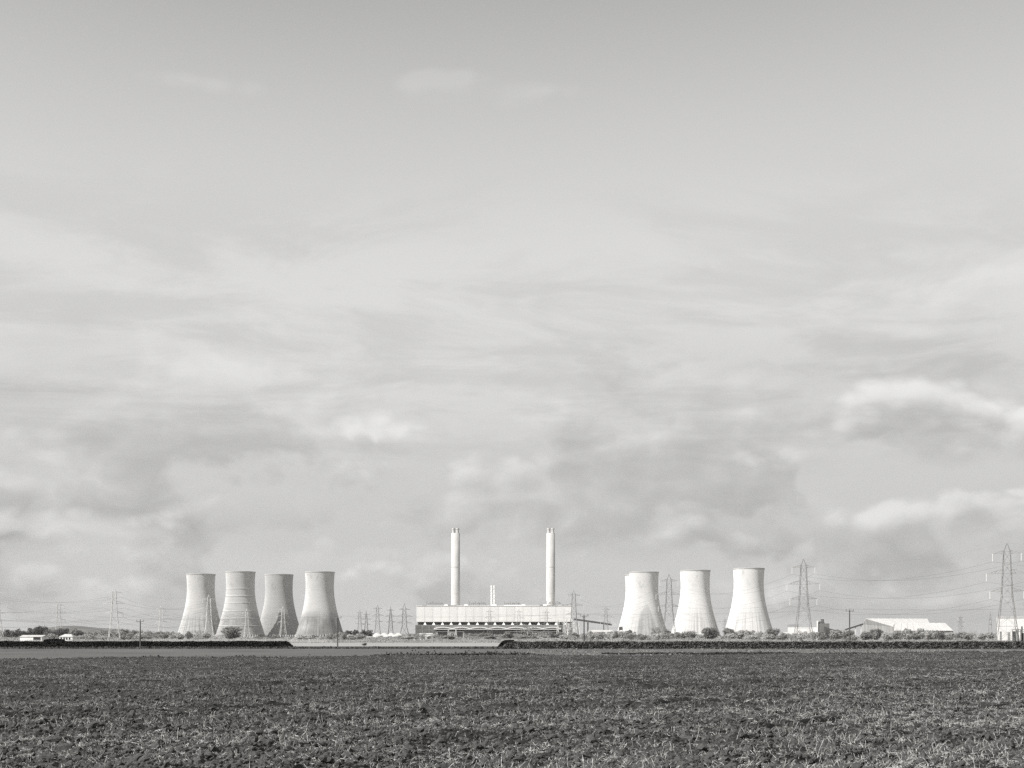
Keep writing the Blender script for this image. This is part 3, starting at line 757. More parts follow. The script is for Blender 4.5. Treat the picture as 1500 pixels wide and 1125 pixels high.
cooling_tower(294.3, 841.4, M['tower_a'], 'leftmost cooling tower, pale concrete with vertical streaks at its foot')
cooling_tower(352.2, 837.9, M['tower_b'], 'second cooling tower from the left, ringed by horizontal ribs', rings=(85, 72.5, 61, 47.3, 35, 22.5))
cooling_tower(408.7, 841.9, M['tower_c'], 'third cooling tower from the left with a diagonal shadow across its foot')
cooling_tower(468.5, 838.2, M['tower_d'], 'fourth cooling tower from the left with a dull grey lower third')
cooling_tower(936.2, 842.4, M['tower_f'], 'cooling tower mostly hidden behind the fifth, only its left edge showing')
cooling_tower(943.4, 838.4, M['tower_e'], 'front tower of the overlapping pair with a damp arch-shaped stain')
cooling_tower(1018.3, 835.9, M['tower_f'], 'bright cooling tower between the overlapping pair and the rightmost one')
cooling_tower(1096.8, 833.1, M['tower_f'], 'rightmost and largest-looking cooling tower, bright pale concrete')

# ------------------------------------------------------------------ power station
YB = 2230.0; K = YB/FPX
def bx(px): return (px-750)*K
def bz(py): return CAM_H+(HOR-py)*K
ps = empty('power_station', (bx(724), YB, 0))
ox = bx(724)
def P(b, name, mat, parent=None): return b.build(name, M[mat] if isinstance(mat, str) else mat, parent or ps)
# body of the boiler house: dark recess below, white block above
P(MB().box(bx(611)-ox, bx(838)-ox, 14, 90, 0, bz(911.2)), 'wall', 'clad_dark')
up = P(MB().box(bx(610)-ox, bx(838.3)-ox, 0.6, 90, bz(911), bz(888)), 'boiler_house', 'clad')
n = 19; wd = (bx(838.3)-bx(610))/n
pm = MB().box(.12, wd-.12, -.15, .6, bz(910.9), bz(888.4)).mesh('cladding_panel', M['clad'])
for k in range(n): link('cladding_panel', pm, up, (bx(610)-ox+k*wd, 0, 0))
P(MB().box(bx(609.6)-ox, bx(838.7)-ox, -.8, 91, bz(888)+.02, bz(887.2)), 'parapet', 'white')
# hoppers along the recess
hp = MB()
z1, z0, w = bz(911.5), bz(915.4), 2.8
hp.add([(-w, -4, z0), (w, -4, z0), (w, 14.2, z0), (-w, 14.2, z0), (-.15, -1.2, z1), (.15, -1.2, z1), (.15, -.6, z1), (-.15, -.6, z1)], [(0, 3, 2, 1), (4, 5, 6, 7), (0, 1, 5, 4), (1, 2, 6, 5), (2, 3, 7, 6), (3, 0, 4, 7)])
hm = hp.mesh('hopper', M['white'])
for k in range(17): link('hopper', hm, ps, (bx(622.6+k*12.8)-ox, 0, 0))
# turbine hall in front, dark glazed
hall = P(MB().box(bx(609.3)-ox, bx(838)-ox, -16, 13.9, 0, bz(915.4)), 'turbine_hall', 'clad_grey')
for k in range(23):
    x = bx(610.5+k*9.9)-ox
    MB().box(x, x+9.0, -16.3, -16.02, bz(931), bz(923.2)).build('window', M['clad_dark'], hall)
    if not (637 < 610.5+k*9.9 < 815): MB().box(x+.2, x+8.8, -16.3, -16.02, bz(921.5), bz(917)).build('window', M['clad_dark'], hall)
# wavy white canopy: shallow shells side by side
nseg = 7; cw = (bx(821)-bx(637))/nseg
b = MB()
prof = [(cw*t/10, 2.3*math.sin(math.pi*t/10)) for t in range(11)]
b.prism([(x, 0, z) for x, z in prof]+[(x, 0, z-1.4) for x, z in reversed(prof)], (0, 12, 0))
cm = b.mesh('canopy_shell', M['white'])
for k in range(nseg): link('canopy_shell', cm, hall, (bx(637)-ox+k*cw, -28.1, bz(920.3)))
P(MB().box(bx(637)-ox, bx(821)-ox, -27.8, -16.1, bz(922.2), bz(921.4)), 'canopy_beam', 'white', hall)
for a, c_ in ((641, 680), (740, 820)):
    P(MB().box(bx(a)-ox, bx(c_)-ox, -24, -16.2, bz(925.6), bz(925)), 'ledge', 'white', hall)
    for px in (a+.4, (a+c_)/2, c_-.4): P(MB().box(bx(px)-ox-.4, bx(px)-ox+.4, -24, -23.2, 0, bz(925.65)), 'post', 'white', hall)
# roof plant
def rail(px0, px1, py):
    b = MB(); z = bz(888)+.5
    b.bar((bx(px0)-ox, 20, bz(py)), (bx(px1)-ox, 20, bz(py)), .7)
    for k in range(9):
        x = bx(px0+(px1-px0)*k/8)-ox; hh = bz(py)+(2.6 if k % 3 == 0 else .8)
        b.bar((x, 20, z), (x, 20, hh), .55)
        if k % 3 == 0: b.bar((x-1.6, 20, hh), (x+1.6, 20, hh), .8)
    for k in range(3): 
        x = bx(px0+(px1-px0)*(k+.7)/3)-ox; b.box(x-1.2, x+1.2, 19, 21, bz(py)-.8, bz(py)+1.6)
    P(b, 'vent_pipework', 'galv_dark')
for r_ in ((624, 648, 883.5), (687, 711, 883.5), (739, 762, 883.5), (801, 822, 883)): rail(*r_)
for px0, px1, py in ((650, 655, 885.2), (679.5, 684.5, 885), (720, 727, 885), (764, 769.5, 885), (738, 763, 886), (796, 801, 885)):
    P(MB().box(bx(px0)-ox, bx(px1)-ox, 16, 24, bz(888), bz(py)), 'roof_cabin', 'white')
for px0, px1, py in ((617, 624, 886), (655, 668, 885.8), (791, 798, 885.5), (800, 818, 885.7), (824, 833, 885.5)):
    P(MB().box(bx(px0)-ox, bx(px1)-ox, 26, 32, bz(888), bz(py)), 'roof_plant', 'dark_sheet')
# twin vent stack with collars on the roof
st = empty('vent_stack', (bx(721.4), YB+45, 0))
kz = (YB+45)/FPX
def sz_(py): return CAM_H+(HOR-py)*kz
for s in (-1, 1):
    x = s*2.5
    p = MB().lathe([(1.15, bz(888)), (1.15, sz_(857.4))], 16, x, 0, True, True).build('flue', M['white'], st)
    for py in (859, 866, 873, 880): MB().lathe([(.9, sz_(py)-.5), (1.8, sz_(py)-.5), (1.8, sz_(py)+.5), (.9, sz_(py)+.5)], 16, x, 0).build('collar', M['white'], p)
b = MB()
for i, py in enumerate((862.5, 869.5, 876.5, 883)): b.bar((-2.5, -.9, sz_(py)), (2.5, -.9, sz_(py)), .9)
b.build('bracing', M['galv_pale'], st)
tag(st, 'short white twin-flue vent stack on the power station roof', 'vent stack')

def chimney(px, label):
    Y = YB+70; k = Y/FPX; root = empty('chimney', ((px-750)*k, Y, 0)); z = lambda py: CAM_H+(HOR-py)*k
    MB().lathe([(8.6, 0), (8.0, 60), (7.75, z(781.2)), (6.6, z(781)), (0.1, z(781))], 48).build('shaft', M['stack'], root, smooth=True)
    for py in (830.5, 868.5): 
        MB().lathe([(7.9, z(py)-.55), (8.2, z(py)-.55), (8.2, z(py)+.55), (7.9, z(py)+.55)], 48).build('band', M['stack_ring'], root)
    for sx in (-1, 1):
        for sy in (-1, 1):
            f = MB().lathe([(2.35, z(781)-.5), (2.35, z(774.2)), (2.35, z(774.2)), (1.9, z(774.2)), (1.9, z(779))], 20, sx*3.6, sy*3.6).build('flue', M['stack'], root)
            MB().lathe([(2.4, z(776.2)), (2.95, z(776.0)), (2.95, z(774)), (2.0, z(774))], 20, sx*3.6, sy*3.6).build('cap_ring', M['stack'], f)
    tag(root, label, 'chimney', 'tall power station chimneys')
chimney(667.3, 'left of the two tall concrete chimneys with four flue tips')
chimney(806.6, 'right of the two tall concrete chimneys with four flue tips')
tag(ps, 'long white boiler house with a row of white hoppers over a dark turbine hall', 'power station')

# inclined conveyor
YC = 2120.0
def cv(px, py, dy=0): return W(px, py, YC+dy)
o = empty('conveyor', (cv(868, 911).x, YC, 0)); base = Vector(o.location)
b = MB(); p, q = cv(840.5, 907)-base, cv(896, 915)-base
b.prism([(p.x, -2.5, p.z-1.5), (p.x, -2.5, p.z+1.5), (q.x, -2.5, q.z+1.5), (q.x, -2.5, q.z-1.5)], (0, 5, 0)); b.build('gallery', M['dark_sheet'], o)
for px, py, wp in ((861.2, 911.6, 2.0), (884.3, 915, 1.6)):
    a = cv(px, py)-base; MB().box(a.x-wp*.55, a.x+wp*.55, -1.5, 1.5, 0, a.z).build('support', M['dark_sheet'], o)
MB().bar(q+Vector((0, 0, .3)), cv(912, 917)-base, .7).build('walkway', M['galv_pale'], o)
tag(o, 'dark inclined coal conveyor on two legs right of the power station', 'conveyor')
o = empty('transfer_house', (cv(910, 920).x, YC, 0)); base = Vector(o.location)
a, c_ = cv(907, 923)-base, cv(912, 918.2)-base
MB().box(a.x, c_.x, -3, 3, a.z, c_.z).build('cabin', M['dark_sheet'], o)
b = MB(); b.bar((a.x, -2.5, a.z+3), (a.x-4, -2.5, 0), .6); b.bar((c_.x-.5, -2.5, a.z), (c_.x-.5, -2.5, 0), .6); b.bar((a.x+.5, 2.5, a.z), (a.x+.5, 2.5, 0), .6); b.build('support_frame', M['dark_sheet'], o)
tag(o, 'small dark transfer house at the left foot of the overlapping towers', 'transfer house')

# ------------------------------------------------------------------ farm and works buildings
def block(name, px0, px1, py_top, Y, depth, mat, parent=None, py_bot=None):
    a = W(px0, py_top, Y); c_ = W(px1, py_top, Y); z0 = 0 if py_bot is None else W(0, py_bot, Y).z
    sk = (a.x+c_.x)/2/Y*depth                            # the block stands turned: its flanks lead away from the viewer
    return MB().prism([(a.x, Y, z0), (c_.x, Y, z0), (c_.x, Y, a.z), (a.x, Y, a.z)], (sk, depth, 0)).build(name, M[mat], parent)
def gable(name, px0, px1, py_ridge, py_eave, Y, depth, wall, roof, label, cat, windows=(), hip=0.0, group=None):
    root = empty(name, (0, 0, 0)); a = W(px0, py_eave, Y); c_ = W(px1, py_ridge, Y)
    MB().box(a.x, c_.x, Y, Y+depth, 0, a.z).build('wall', M[wall], root)
    L = (c_.x-a.x)*hip; e = .4; mid = Y+depth/2
    MB().add([(a.x-e, Y-e, a.z-.1), (c_.x+e, Y-e, a.z-.1), (c_.x+e, Y+depth+e, a.z-.1), (a.x-e, Y+depth+e, a.z-.1), (a.x-e+L, mid, c_.z), (c_.x+e-L, mid, c_.z)],
             [(0, 1, 5, 4), (2, 3, 4, 5), (1, 2, 5), (3, 0, 4), (0, 3, 2, 1)]).build('roof', M[roof], root)
    for wx0, wx1, wz0, wz1 in windows:
        x0 = a.x+(c_.x-a.x)*wx0; x1 = a.x+(c_.x-a.x)*wx1
        MB().box(x0, x1, Y-.12, Y-.02, a.z*wz0, a.z*wz1).build('window', M['glass'], root)
    tag(root, label, cat, group); return root

gable('barn', 29, 61, 930.2, 932.6, 900, 14, 'white', 'white_roof', 'low white barn at the far left behind the dark hedge', 'barn', windows=[(.62, .95, .2, .9)])
gable('farmhouse', 87, 106, 928.8, 932.6, 880, 9, 'white', 'white_roof', 'small white farmhouse with a hipped roof behind the dark hedge', 'house', windows=[(.08, .2, .35, .8), (.3, .42, .35, .8), (.5, .62, .35, .8), (.72, .84, .35, .8)], hip=.3)
# scalloped white sheds left of the power station
Y = 1480
root = empty('shed', (0, 0, 0))
a, c_ = W(546, 929.5, Y), W(588, 929.5, Y)
MB().box(a.x, c_.x, Y, Y+20, 0, a.z).build('wall', M['white'], root)
sw = (c_.x-a.x)/4
b = MB(); prof = [(sw*.12+sw*.76*t/8, 1.9*math.sin(math.pi*t/8)) for t in range(9)]
b.prism([(x, 0, z) for x, z in prof], (0, 20, 0)); vm = b.mesh('roof_vault', M['white'])
for k in range(4): link('roof_vault', vm, root, (a.x+k*sw, Y, a.z+.01))
tag(root, 'long white shed with four rounded roof vaults', 'shed')
gable('shed', 535, 546, 932.3, 933.2, 1470, 10, 'white', 'white_roof', 'tiny flat white shed left of the scalloped shed', 'shed')
gable('shed', 614, 633, 927.5, 929, 1480, 14, 'white', 'white_roof', 'pale shed against the left end of the power station', 'shed')
gable('shed', 863, 897, 923, 925.5, 1500, 16, 'white', 'white_roof', 'white shed half hidden by trees under the conveyor', 'shed')
gable('shed', 1146, 1157, 926, 928, 1000, 8, 'white', 'white_roof', 'small bright shed left of the low white works', 'shed')

# low white works with a grey block and rooftop plant
Y = 1100; root = empty('works_building', (0, 0, 0))
block('low_wing', 1154, 1197, 919, Y, 22, 'white', root)
block('stair_tower', 1196.2, 1198.4, 909.4, Y-.5, 24, 'white', root)
block('upper_block', 1198.4, 1215, 913.2, Y+.2, 20, 'clad_grey', root)
a, c_ = W(1199.5, 913.2, Y+6), W(1207.5, 910, Y+6)
hop = MB().add([(a.x, Y+4, a.z-.05), (c_.x, Y+4, a.z-.05), (c_.x, Y+12, a.z-.05), (a.x, Y+12, a.z-.05), (a.x+1.4, Y+6, c_.z), (c_.x-.4, Y+6, c_.z), (c_.x-.4, Y+10, c_.z), (a.x+1.4, Y+10, c_.z)], [(0, 1, 5, 4), (1, 2, 6, 5), (2, 3, 7, 6), (3, 0, 4, 7), (4, 5, 6, 7)]).build('rooftop_hopper', M['dark_sheet'], root)
b = MB(); p = W(1204.7, 910, Y+6)
for dx, py in ((-.6, 906.8), (.4, 907), (1.0, 907.6)): b.bar((p.x+dx, Y+7, c_.z-.1), (p.x+dx*1.4, Y+7, W(0, py, Y).z), .5)
b.box(p.x-1.1, p.x+1.3, Y+6, Y+8, W(0, 907.8, Y).z, W(0, 906.9, Y).z); b.build('fan_housing', M['dark_sheet'], hop)
b = MB(); z0, z1 = W(0, 919, Y).z, W(0, 915.2, Y).z
x0, x1 = W(1154.3, 0, Y).x, W(1170, 0, Y).x
for k in range(9): b.bar((x0+(x1-x0)*k/8, Y+1, z0), (x0+(x1-x0)*k/8, Y+1, z1), .22)
for t in (.55, 1): b.bar((x0, Y+1, z0+(z1-z0)*t), (x1, Y+1, z0+(z1-z0)*t), .25)
b.build('roof_railing', M['galv_dark'], root)
a, c_ = W(1207, 918.5, Y), W(1222, 921, Y)
MB().add([(a.x, Y-6, a.z-2), (c_.x, Y-6, c_.z-1), (c_.x-3, Y-.1, c_.z), (a.x, Y-.1, a.z+.6), (a.x, Y-6, 0), (c_.x, Y-6, 0), (c_.x, Y-.1, 0), (a.x, Y-.1, 0)], [(0, 1, 2, 3), (4, 5, 1, 0), (5, 6, 2, 1), (7, 4, 0, 3)]).build('lean_to', M['dark_sheet'], root)
tag(root, 'low white works with a grey upper block and dark rooftop plant', 'building')

# big barn on the right: asymmetric main roof and a lower roof in front
def long_barn(name, A, B, wallm, roofm, label, ribs):
    """A and B: back eave, apex and front eave at the left and the right end"""
    root = empty(name, (0, 0, 0)); A = [Vector(v) for v in A]; B = [Vector(v) for v in B]
    g = lambda T: [Vector((T[2].x, T[2].y, 0)), T[2], T[1], T[0], Vector((T[0].x, T[0].y, 0))]
    vs = g(A)+g(B); n = 5
    MB().add(vs, [tuple(range(n)), tuple(range(2*n-1, n-1, -1))]+[((k+1) % n, k, n+k, n+(k+1) % n) for k in range(n)]).build('wall', M[wallm], root)
    up = Vector((0, 0, .35)); ro = empty('roof'); ro.parent = root
    r = MB()
    for i, j in ((2, 1), (0, 1)):
        e = [(T[i]+(T[i]-T[1]).normalized()*.6, T[1]) for T in (A, B)]
        q = [e[0][0], e[0][1], e[1][1], e[1][0]]
        r.add([p+up*.2 for p in q]+[p+up for p in q], [(0, 1, 2, 3), (7, 6, 5, 4), (0, 4, 5, 1), (1, 5, 6, 2), (2, 6, 7, 3), (3, 7, 4, 0)])
    bpy.data.objects.remove(ro); ro = r.build('roof', M[roofm], root)
    for k in range(1, ribs):
        t = k/ribs; MB().bar(A[1].lerp(B[1], t)+up*1.0, A[2].lerp(B[2], t)+up*1.0, .5).build('roof_rib', M['white_roof'], ro)
    tag(root, label, 'barn')
    return root
long_barn('barn', (W(1263, 914.5, 1045), W(1268.5, 906.6, 1035), W(1308, 918.2, 990)), (W(1356, 914, 1062), W(1358.5, 906.9, 1050), W(1364, 918, 992)), 'gable', 'white_roof', 'large barn with a long white ribbed roof and grey gable', 10)
long_barn('barn', (W(1308.5, 916.5, 988), W(1311.5, 913.2, 982), W(1309.5, 924, 962)), (W(1386, 916.5, 990), W(1384.5, 913.2, 984), W(1396, 924, 964)), 'gable', 'white_roof', 'lower white-roofed shed in front of the large barn', 9)
o = empty('conveyor', (W(1250, 0, 1020).x, 1020, 0)); base = Vector(o.location)
p, q = W(1238, 922.5, 1020)-base, W(1264.5, 914, 1020)-base
MB().prism([(p.x, 0, p.z-.7), (p.x, 0, p.z+.5), (q.x, 0, q.z+.5), (q.x, 0, q.z-.7)], (0, 2, 0)).build('gallery', M['dark_sheet'], o)
for t in (.25, .6, .9): r_ = p.lerp(q, t); MB().box(r_.x-.25, r_.x+.25, .5, 1.2, 0, r_.z-.6).build('support', M['galv_pale'], o)
tag(o, 'thin sloping conveyor rising to the large barn gable', 'conveyor')
# bright white building at the right edge
Y = 760; root = empty('warehouse', (0, 0, 0))
block('wall', 1460, 1545, 904.6, Y, 30, 'white', root)
for k in range(6):
    x0, x1 = W(1460+k*14.1, 0, Y).x+.1, W(1460+(k+1)*14.1, 0, Y).x-.1
    MB().box(x0, x1, Y-.15, Y-.01, 1.0, W(0, 905.2, Y).z).build('cladding_panel', M['white'], root)
MB().prism([(W(1459.5, 0, Y).x, Y-.5, W(0, 904.6, Y).z+.01), (W(1546, 0, Y).x, Y-.5, W(0, 904.6, Y).z+.01), (W(1546, 0, Y).x, Y-.5, W(0, 903.6, Y).z), (W(1459.5, 0, Y).x, Y-.5, W(0, 903.6, Y).z)], (12.3, 31, 0)).build('parapet', M['white'], root)
tag(root, 'bright white boxy building behind the pylon at the right edge', 'building')
root = empty('switchgear', (0, 0, 0)); Y = 735
for px, py, wpx in ((1466, 925, 3), (1478, 926, 4), (1486, 924.5, 5), (1491, 921, 2.4), (1497, 917.5, 2.2), (1498, 927, 4)): block('cabinet', px-wpx/2, px+wpx/2, py, Y, 2.0, 'dark_sheet' if px > 1484 else 'galv', root)
b = MB()
for px in (1483, 1489, 1495, 1501): p = W(px, 922, Y); b.bar((p.x, Y, 0), p, .35)
b.bar(W(1483, 922.4, Y), W(1501, 922.4, Y), .35); b.bar(W(1483, 925, Y), W(1501, 925, Y), .3); b.build('bus_frame', M['galv_dark'], root)
tag(root, 'dark switchgear boxes at the foot of the right white building', 'switchgear')

# fence along the far side of the pale field
def fence(px0, px1, Y, label, mat):
    root = empty('fence', (W((px0+px1)/2, 0, Y).x, Y, 0)); L = (px1-px0)/FPX*Y; n = int(L/4.5)
    pmesh = MB().box(-.12, .12, -.12, .12, 0, 1.5).mesh('post', M[mat])
    for k in range(n+1): link('post', pmesh, root, (-L/2+L*k/n, 0, 0))
    for z in (.6, 1.3): MB().box(-L/2, L/2, -.21, -.13, z-.1, z+.1).build('rail', M[mat], root)
    tag(root, label, 'fence')
fence(225, 478, 700, 'pale post and rail fence before the left cooling towers', 'galv_pale')
fence(1180, 1440, 690, 'grey rail fence before the right barns', 'galv')

# ------------------------------------------------------------------ pylons
def pylon_proto(H, levels, arms, tl, tb, steel, ins=3.8, splay=False):
    """levels: (z, half width) from the ground up; arms: (z, half length)"""
    root = empty('pylon')
    for sx in (-1, 1):
        for sy in (-1, 1):
            b = MB()
            for (z0, w0), (z1, w1) in zip(levels, levels[1:]): b.bar((sx*w0, sy*w0, z0), (sx*w1, sy*w1, z1), tl)
            b.build('leg', steel, root)
    b = MB()
    for (z0, w0), (z1, w1) in zip(levels, levels[1:]):
        n = max(1, round((z1-z0)/max(2.2*(w0+w1)/2*1.15, 1.5)))
        for k in range(n):
            za, zb = z0+(z1-z0)*k/n, z0+(z1-z0)*(k+1)/n; wa, wb = w0+(w1-w0)*k/n, w0+(w1-w0)*(k+1)/n
            for s in (-1, 1):
                b.bar((-wa, s*wa, za), (wb, s*wb, zb), tb); b.bar((wa, s*wa, za), (-wb, s*wb, zb), tb)
                b.bar((s*wa, -wa, za), (s*wb, wb, zb), tb); b.bar((s*wa, wa, za), (s*wb, -wb, zb), tb)
                b.bar((-wb, s*wb, zb), (wb, s*wb, zb), tb); b.bar((s*wb, -wb, zb), (s*wb, wb, zb), tb)
    zt, wt = levels[-1]
    for sx in (-1, 1):
        for sy in (-1, 1): b.bar((sx*wt, sy*wt, zt), (0, 0, H), tb*1.3)
    b.build('bracing', steel, root)
    ends = []
    for (z, half) in arms:
        w = np.interp(z, [l[0] for l in levels], [l[1] for l in levels]); rise = half*.22
        for s in (-1, 1):
            b = MB(); tip = Vector((s*half, 0, z))
            for sy in (-1, 1):
                b.bar((s*w, sy*w, z), tip, tb*1.5); b.bar((s*w, sy*w*.9, z+rise), tip, tb*1.3)
                for k in range(1, 4):
                    t = k/4; lo = Vector((s*w, sy*w, z)).lerp(tip, t); hi = Vector((s*w, sy*w*.9, z+rise)).lerp(tip, t-.15); b.bar(lo, hi, tb)
            b.build('cross_arm', steel, root)
            i = MB(); i.lathe([(.1, z), (.16, z-.15)]+[(.19 if j % 2 else .14, z-.2-(ins-.4)*j/14) for j in range(15)]+[(.08, z-ins)], 8, s*half, 0, True, True)
            i.build('insulator', M['insul'], root)
            ends.append(Vector((s*half, 0, z-ins)))
    ends.append(Vector((0, 0, H)))
    return root, ends, H

LV = [(0, 5.2), (8, 4.1), (22, 2.45), (33, 1.95), (43.5, 1.45)]
AR = [(24.6, 7.6), (33.1, 9.2), (42.6, 6.4)]
near_p = pylon_proto(47.5, LV, AR, .19, .12, M['galv'])
mid_p = pylon_proto(47.5, LV, AR, .30, .15, M['galv_pale'])
far_p = pylon_proto(47.5, LV, AR, .27, .14, M['galv'])
dark_p = pylon_proto(47.5, [(0, 4.6), (18, 2.6), (33, 1.5), (43, .7)], [(24.6, 7.0), (33.1, 8.2), (41.5, 6.2)], .38, .17, M['galv_dark'])
wide_p = pylon_proto(56.0, [(0, 8.5), (20, 3.6), (34, 2.8), (47, 2.2)], [(25, 12.5), (35.5, 13.0), (46, 9.0)], .32, .2, M['galv_dark'], ins=2.5)
used = set()
def pylon(proto, px, top, label, group=None, ang=0.0, Y=None):
    root, ends, H = proto; Y = Y or (H-CAM_H)*FPX/(HOR-top)
    if id(root) in used: root = copy_tree(root)
    else: used.add(id(root))
    root.location = ((px-750)/FPX*Y, Y, 0); root.rotation_euler = (0, 0, ang); root.scale = (1, 1, 1)
    tag(root, label, 'pylon', group)
    Mx = Matrix.Translation(root.location) @ Matrix.Rotation(ang, 4, 'Z')
    return [Mx @ e for e in ends]

def line_of(stations, sag, names, rad, group, nseg=20):
    """one wire object for each conductor, strung from pylon to pylon"""
    for w in range(len(stations[0])):
        b = MB()
        for A, B in zip(stations, stations[1:]):
            p, q = A[w], B[w]; s = sag*(0.8 if w == len(stations[0])-1 else 1)*min(1.25, (q-p).length/190)
            prev = None
            for k in range(nseg+1):
                t = k/nseg; c_ = p.lerp(q, t); c_.z -= s*4*t*(1-t)
                if prev is not None: b.bar(prev, c_, rad*(0.3 if w == 6 else 1), None, 3)
                prev = c_
        tag(b.build('overhead_wire', M['wire']), f'{names[w]} of the pylon line {group}', 'wire', 'wires of the pylon line '+group)
WN = ['lower left conductor', 'lower right conductor', 'middle left conductor', 'middle right conductor', 'upper left conductor', 'upper right conductor', 'topmost earth wire']

e0 = pylon(near_p, 1930, 0, 'lattice pylon standing outside the picture beyond its right edge', 'pylons of the right line', R(-28), 478)
e1 = pylon(near_p, 1475, 795.5, 'nearest and tallest lattice pylon at the right edge', 'pylons of the right line', R(-28))
e2 = pylon(near_p, 1177, 818.5, 'tall lattice pylon right of the rightmost cooling tower', 'pylons of the right line', R(-22))
e3 = pylon(near_p, 980, 841, 'lattice pylon between the overlapping towers and the next', 'pylons of the right line', R(-14))
e4 = pylon(far_p, 840.5, 864.5, 'lattice pylon at the right end of the power station', 'pylons of the right line', R(-6))
line_of([e0, e1, e2, e3, e4], 8.5, WN, .055, 'on the right')

a0 = pylon(mid_p, -5, 861, 'lattice pylon at the left edge, only its right arms showing', 'pylons of the left line', R(4))
a1 = pylon(mid_p, 167.5, 860.5, 'tall pale lattice pylon left of the cooling towers', 'pylons of the left line', R(12))
a2 = pylon(mid_p, 306, 871, 'pale lattice pylon before the leftmost cooling tower', 'pylons of the left line', R(18))
a3 = pylon(mid_p, 414.5, 888, 'pale lattice pylon before the third cooling tower', 'pylons of the left line', R(25))
line_of([a0, a1, a2, a3], 8.5, WN, .075, 'before the left cooling towers')
b0 = pylon(mid_p, -70, 877, 'lattice pylon standing outside the picture beyond its left edge', 'pylons of the far left line', R(10))
b1 = pylon(mid_p, 86, 881, 'small pale lattice pylon before the far-left wood', 'pylons of the far left line', R(14))
b2 = pylon(mid_p, 236, 887, 'small pale lattice pylon left of the leftmost cooling tower', 'pylons of the far left line', R(18))
b3 = pylon(mid_p, 361.5, 892, 'small pale lattice pylon before the second cooling tower', 'pylons of the far left line', R(20))
line_of([b0, b1, b2, b3], 8.5, WN, .08, 'before the far-left wood')

c1 = pylon(far_p, 527, 893.5, 'leftmost faint pylon of the five left of the power station', 'pylons left of the power station')
c2 = pylon(dark_p, 536.5, 895, 'small dark narrow pylon, second of the five left of the power station', 'pylons left of the power station')
c3 = pylon(far_p, 553, 886.5, 'grey pylon in the middle of the five left of the power station', 'pylons left of the power station')
c4 = pylon(dark_p, 572.2, 888, 'dark narrow pylon, fourth of the five left of the power station', 'pylons left of the power station')
c5 = pylon(wide_p, 592.3, 883.5, 'wide-armed dark pylon beside the left end of the power station', 'pylons left of the power station')
d1 = pylon(far_p, 619, 897.5, 'faint pylon before the left end of the power station', 'pylons before the power station')
d2 = pylon(far_p, 659.2, 899, 'faint pylon below the left chimney', 'pylons before the power station')
d3 = pylon(far_p, 717.5, 891.5, 'pylon before the middle of the power station', 'pylons before the power station')
d4 = pylon(far_p, 760, 892, 'pylon before the power station, right of the middle one', 'pylons before the power station')
d5 = pylon(far_p, 800, 893, 'faint pylon below the right chimney', 'pylons before the power station')
d6 = pylon(far_p, 887.5, 888, 'faint distant pylon above the dark conveyor', 'distant pylons on the right')
pylon(far_p, 1062, 905, 'tiny distant pylon between the two right cooling towers', 'distant pylons on the right')
pylon(far_p, 1407, 901, 'small distant pylon right of the barns', 'distant pylons on the right', R(10))
pylon(dark_p, 1450.5, 896, 'small dark distant pylon left of the white edge building', 'distant pylons on the right', R(70))
line_of([c1, c3, c5, d1, d2, d3, d4, d5, d6], 5, WN, .09, 'before the power station', 10)

# substation gantries at the right end of the power station
def gantry(px0, px1, py, Y, label):
    p, q = W(px0, py, Y), W(px1, py, Y); root = empty('substation_gantry', ((p.x+q.x)/2, Y, 0)); hw = (q.x-p.x)/2; z = p.z
    for s in (-1, 1):
        b = MB()
        for dx, dy in ((-1, -1), (1, -1), (1, 1), (-1, 1)): b.bar((s*hw+dx*1.5, dy*1.5, 0), (s*hw+dx*.3, dy*.3, z+3), .32)
        nn = 5
        for k in range(nn):
            w0, w1 = 1.5-1.2*k/nn, 1.5-1.2*(k+1)/nn; za, zb = z*k/nn, z*(k+1)/nn
            for dy in (-1, 1): b.bar((s*hw-w0, dy*w0, za), (s*hw+w1, dy*w1, zb), .2); b.bar((s*hw+w0, dy*w0, za), (s*hw-w1, dy*w1, zb), .2)
        b.build('column', M['galv_pale'], root)
    b = MB(); n = max(4, int(hw*2/2))
    for dz in (0, 1.6): b.bar((-hw, 0, z-dz), (hw, 0, z-dz), .3)
    for k in range(n): b.bar((-hw+2*hw*k/n, 0, z-(1.6 if k % 2 else 0)), (-hw+2*hw*(k+1)/n, 0, z-(0 if k % 2 else 1.6)), .2)
    b.build('beam', M['galv_pale'], root)
    for t in (.2, .5, .8): MB().lathe([(.25, z-1.6), (.25, z-4.6)], 6, -hw+2*hw*t, 0, True, True).build('insulator', M['insul'], root)
    tag(root, label, 'gantry', 'substation gantries')
gantry(817, 830, 909, 1580, 'pale substation gantry nearest the turbine hall windows')
gantry(826, 841, 913, 1500, 'pale substation gantry under the right-end pylon')
gantry(833, 848, 917, 1430, 'low pale substation gantry right of the power station')
gantry(657, 668, 926.5, 1420, 'low pale gantry frame before the turbine hall')

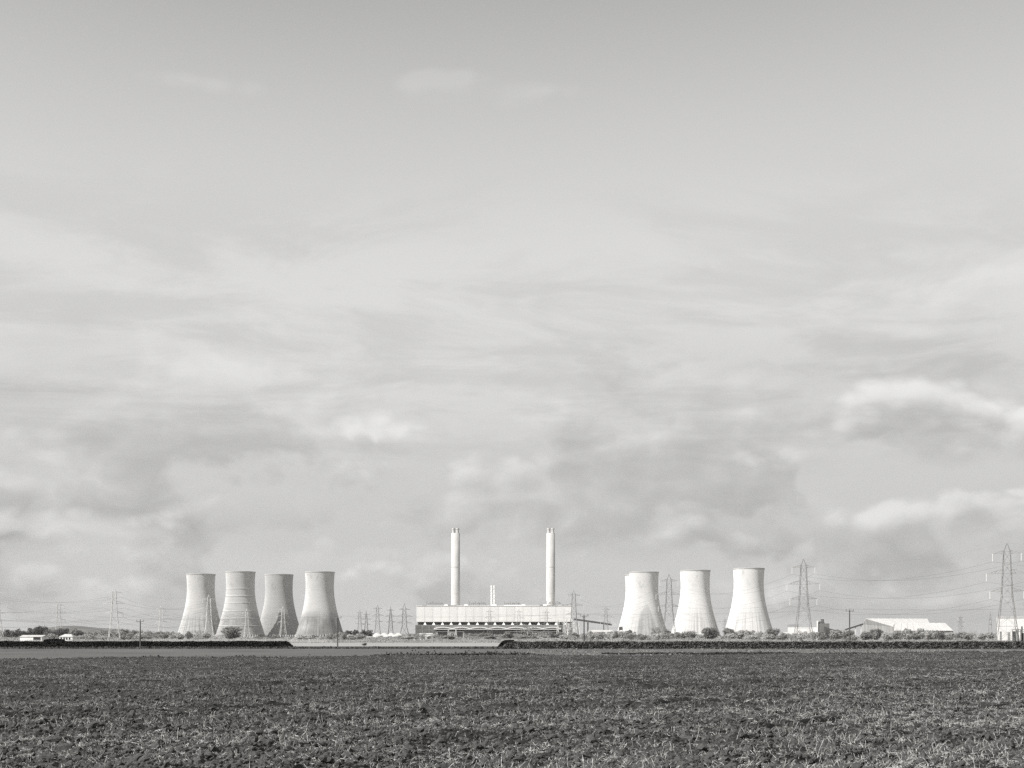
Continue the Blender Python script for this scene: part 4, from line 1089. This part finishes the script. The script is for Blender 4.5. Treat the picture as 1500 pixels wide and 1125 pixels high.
# ------------------------------------------------------------------ wooden poles
def pole(px, top, Y, label, gear=False):
    H = CAM_H+(HOR-top)/FPX*Y; root = empty('wooden_pole', ((px-750)/FPX*Y, Y, 0))
    MB().lathe([(.17, -.1), (.15, H*.5), (.125, H), (.01, H+.02)], 10).build('post', M['wood'], root)
    MB().box(-.95, .95, -.2, -.08, H-.32, H-.16).build('cross_arm', M['galv_dark'], root)
    tops = []
    for x in (-.85, 0, .85):
        zb = H-.16 if x else H
        MB().lathe([(.03, zb), (.03, zb+.12), (.1, zb+.13), (.1, zb+.22), (.06, zb+.24), (.09, zb+.3), (.03, zb+.36)], 8, x, -.14 if x else 0, True, True).build('insulator', M['galv_dark'], root)
        tops.append(Vector((root.location.x+x, Y-(.14 if x else 0), zb+.33)))
    if gear:
        b = MB(); b.bar((.95, -.14, H-.24), (1.05, -.14, H+.15), .1); b.bar((-.5, -.14, H-.3), (0, -.1, H-.9), .08); b.bar((.5, -.14, H-.3), (0, -.1, H-.9), .08); b.build('brace', M['galv_dark'], root)
    tag(root, label, 'utility pole', 'wooden poles along the hedges'); return tops
T0 = pole(-90, 909, 330, 'wooden pole standing outside the left edge of the picture')
T1 = pole(205.5, 908.8, 318, 'wooden pole before the left hedge, left of the cooling towers')
T2 = pole(494.5, 903.6, 306, 'wooden pole right of the fourth cooling tower')
T3 = pole(855.5, 901, 303, 'wooden pole before the dark conveyor', True)
T4 = pole(1244.5, 893.6, 303, 'wooden pole left of the large barn')
T5 = pole(1600, 890, 303, 'wooden pole standing outside the right edge of the picture')
line_of([T0, T1, T2, T3, T4, T5], 1.6, ['left wire', 'middle wire', 'right wire'], .009, 'on wooden poles along the hedges', 12)

# ------------------------------------------------------------------ thin haze over the plain
hz = MB().box(-5200, 5200, -250, 7600, -1.6, 236).build('haze', None)
hm_ = bpy.data.materials.new('haze_air'); hm_.use_nodes = True; nt = hm_.node_tree; nt.nodes.clear()
vo = nt.nodes.new('ShaderNodeVolumePrincipled'); mo = nt.nodes.new('ShaderNodeOutputMaterial')
vo.inputs['Color'].default_value = (0.96, 0.955, 0.94, 1); vo.inputs['Density'].default_value = 0.000026; vo.inputs['Anisotropy'].default_value = 0.2
nt.links.new(vo.outputs[0], mo.inputs['Volume']); hz.data.materials.append(hm_)
tag(hz, 'thin pale haze hanging over the plain', kind='stuff')
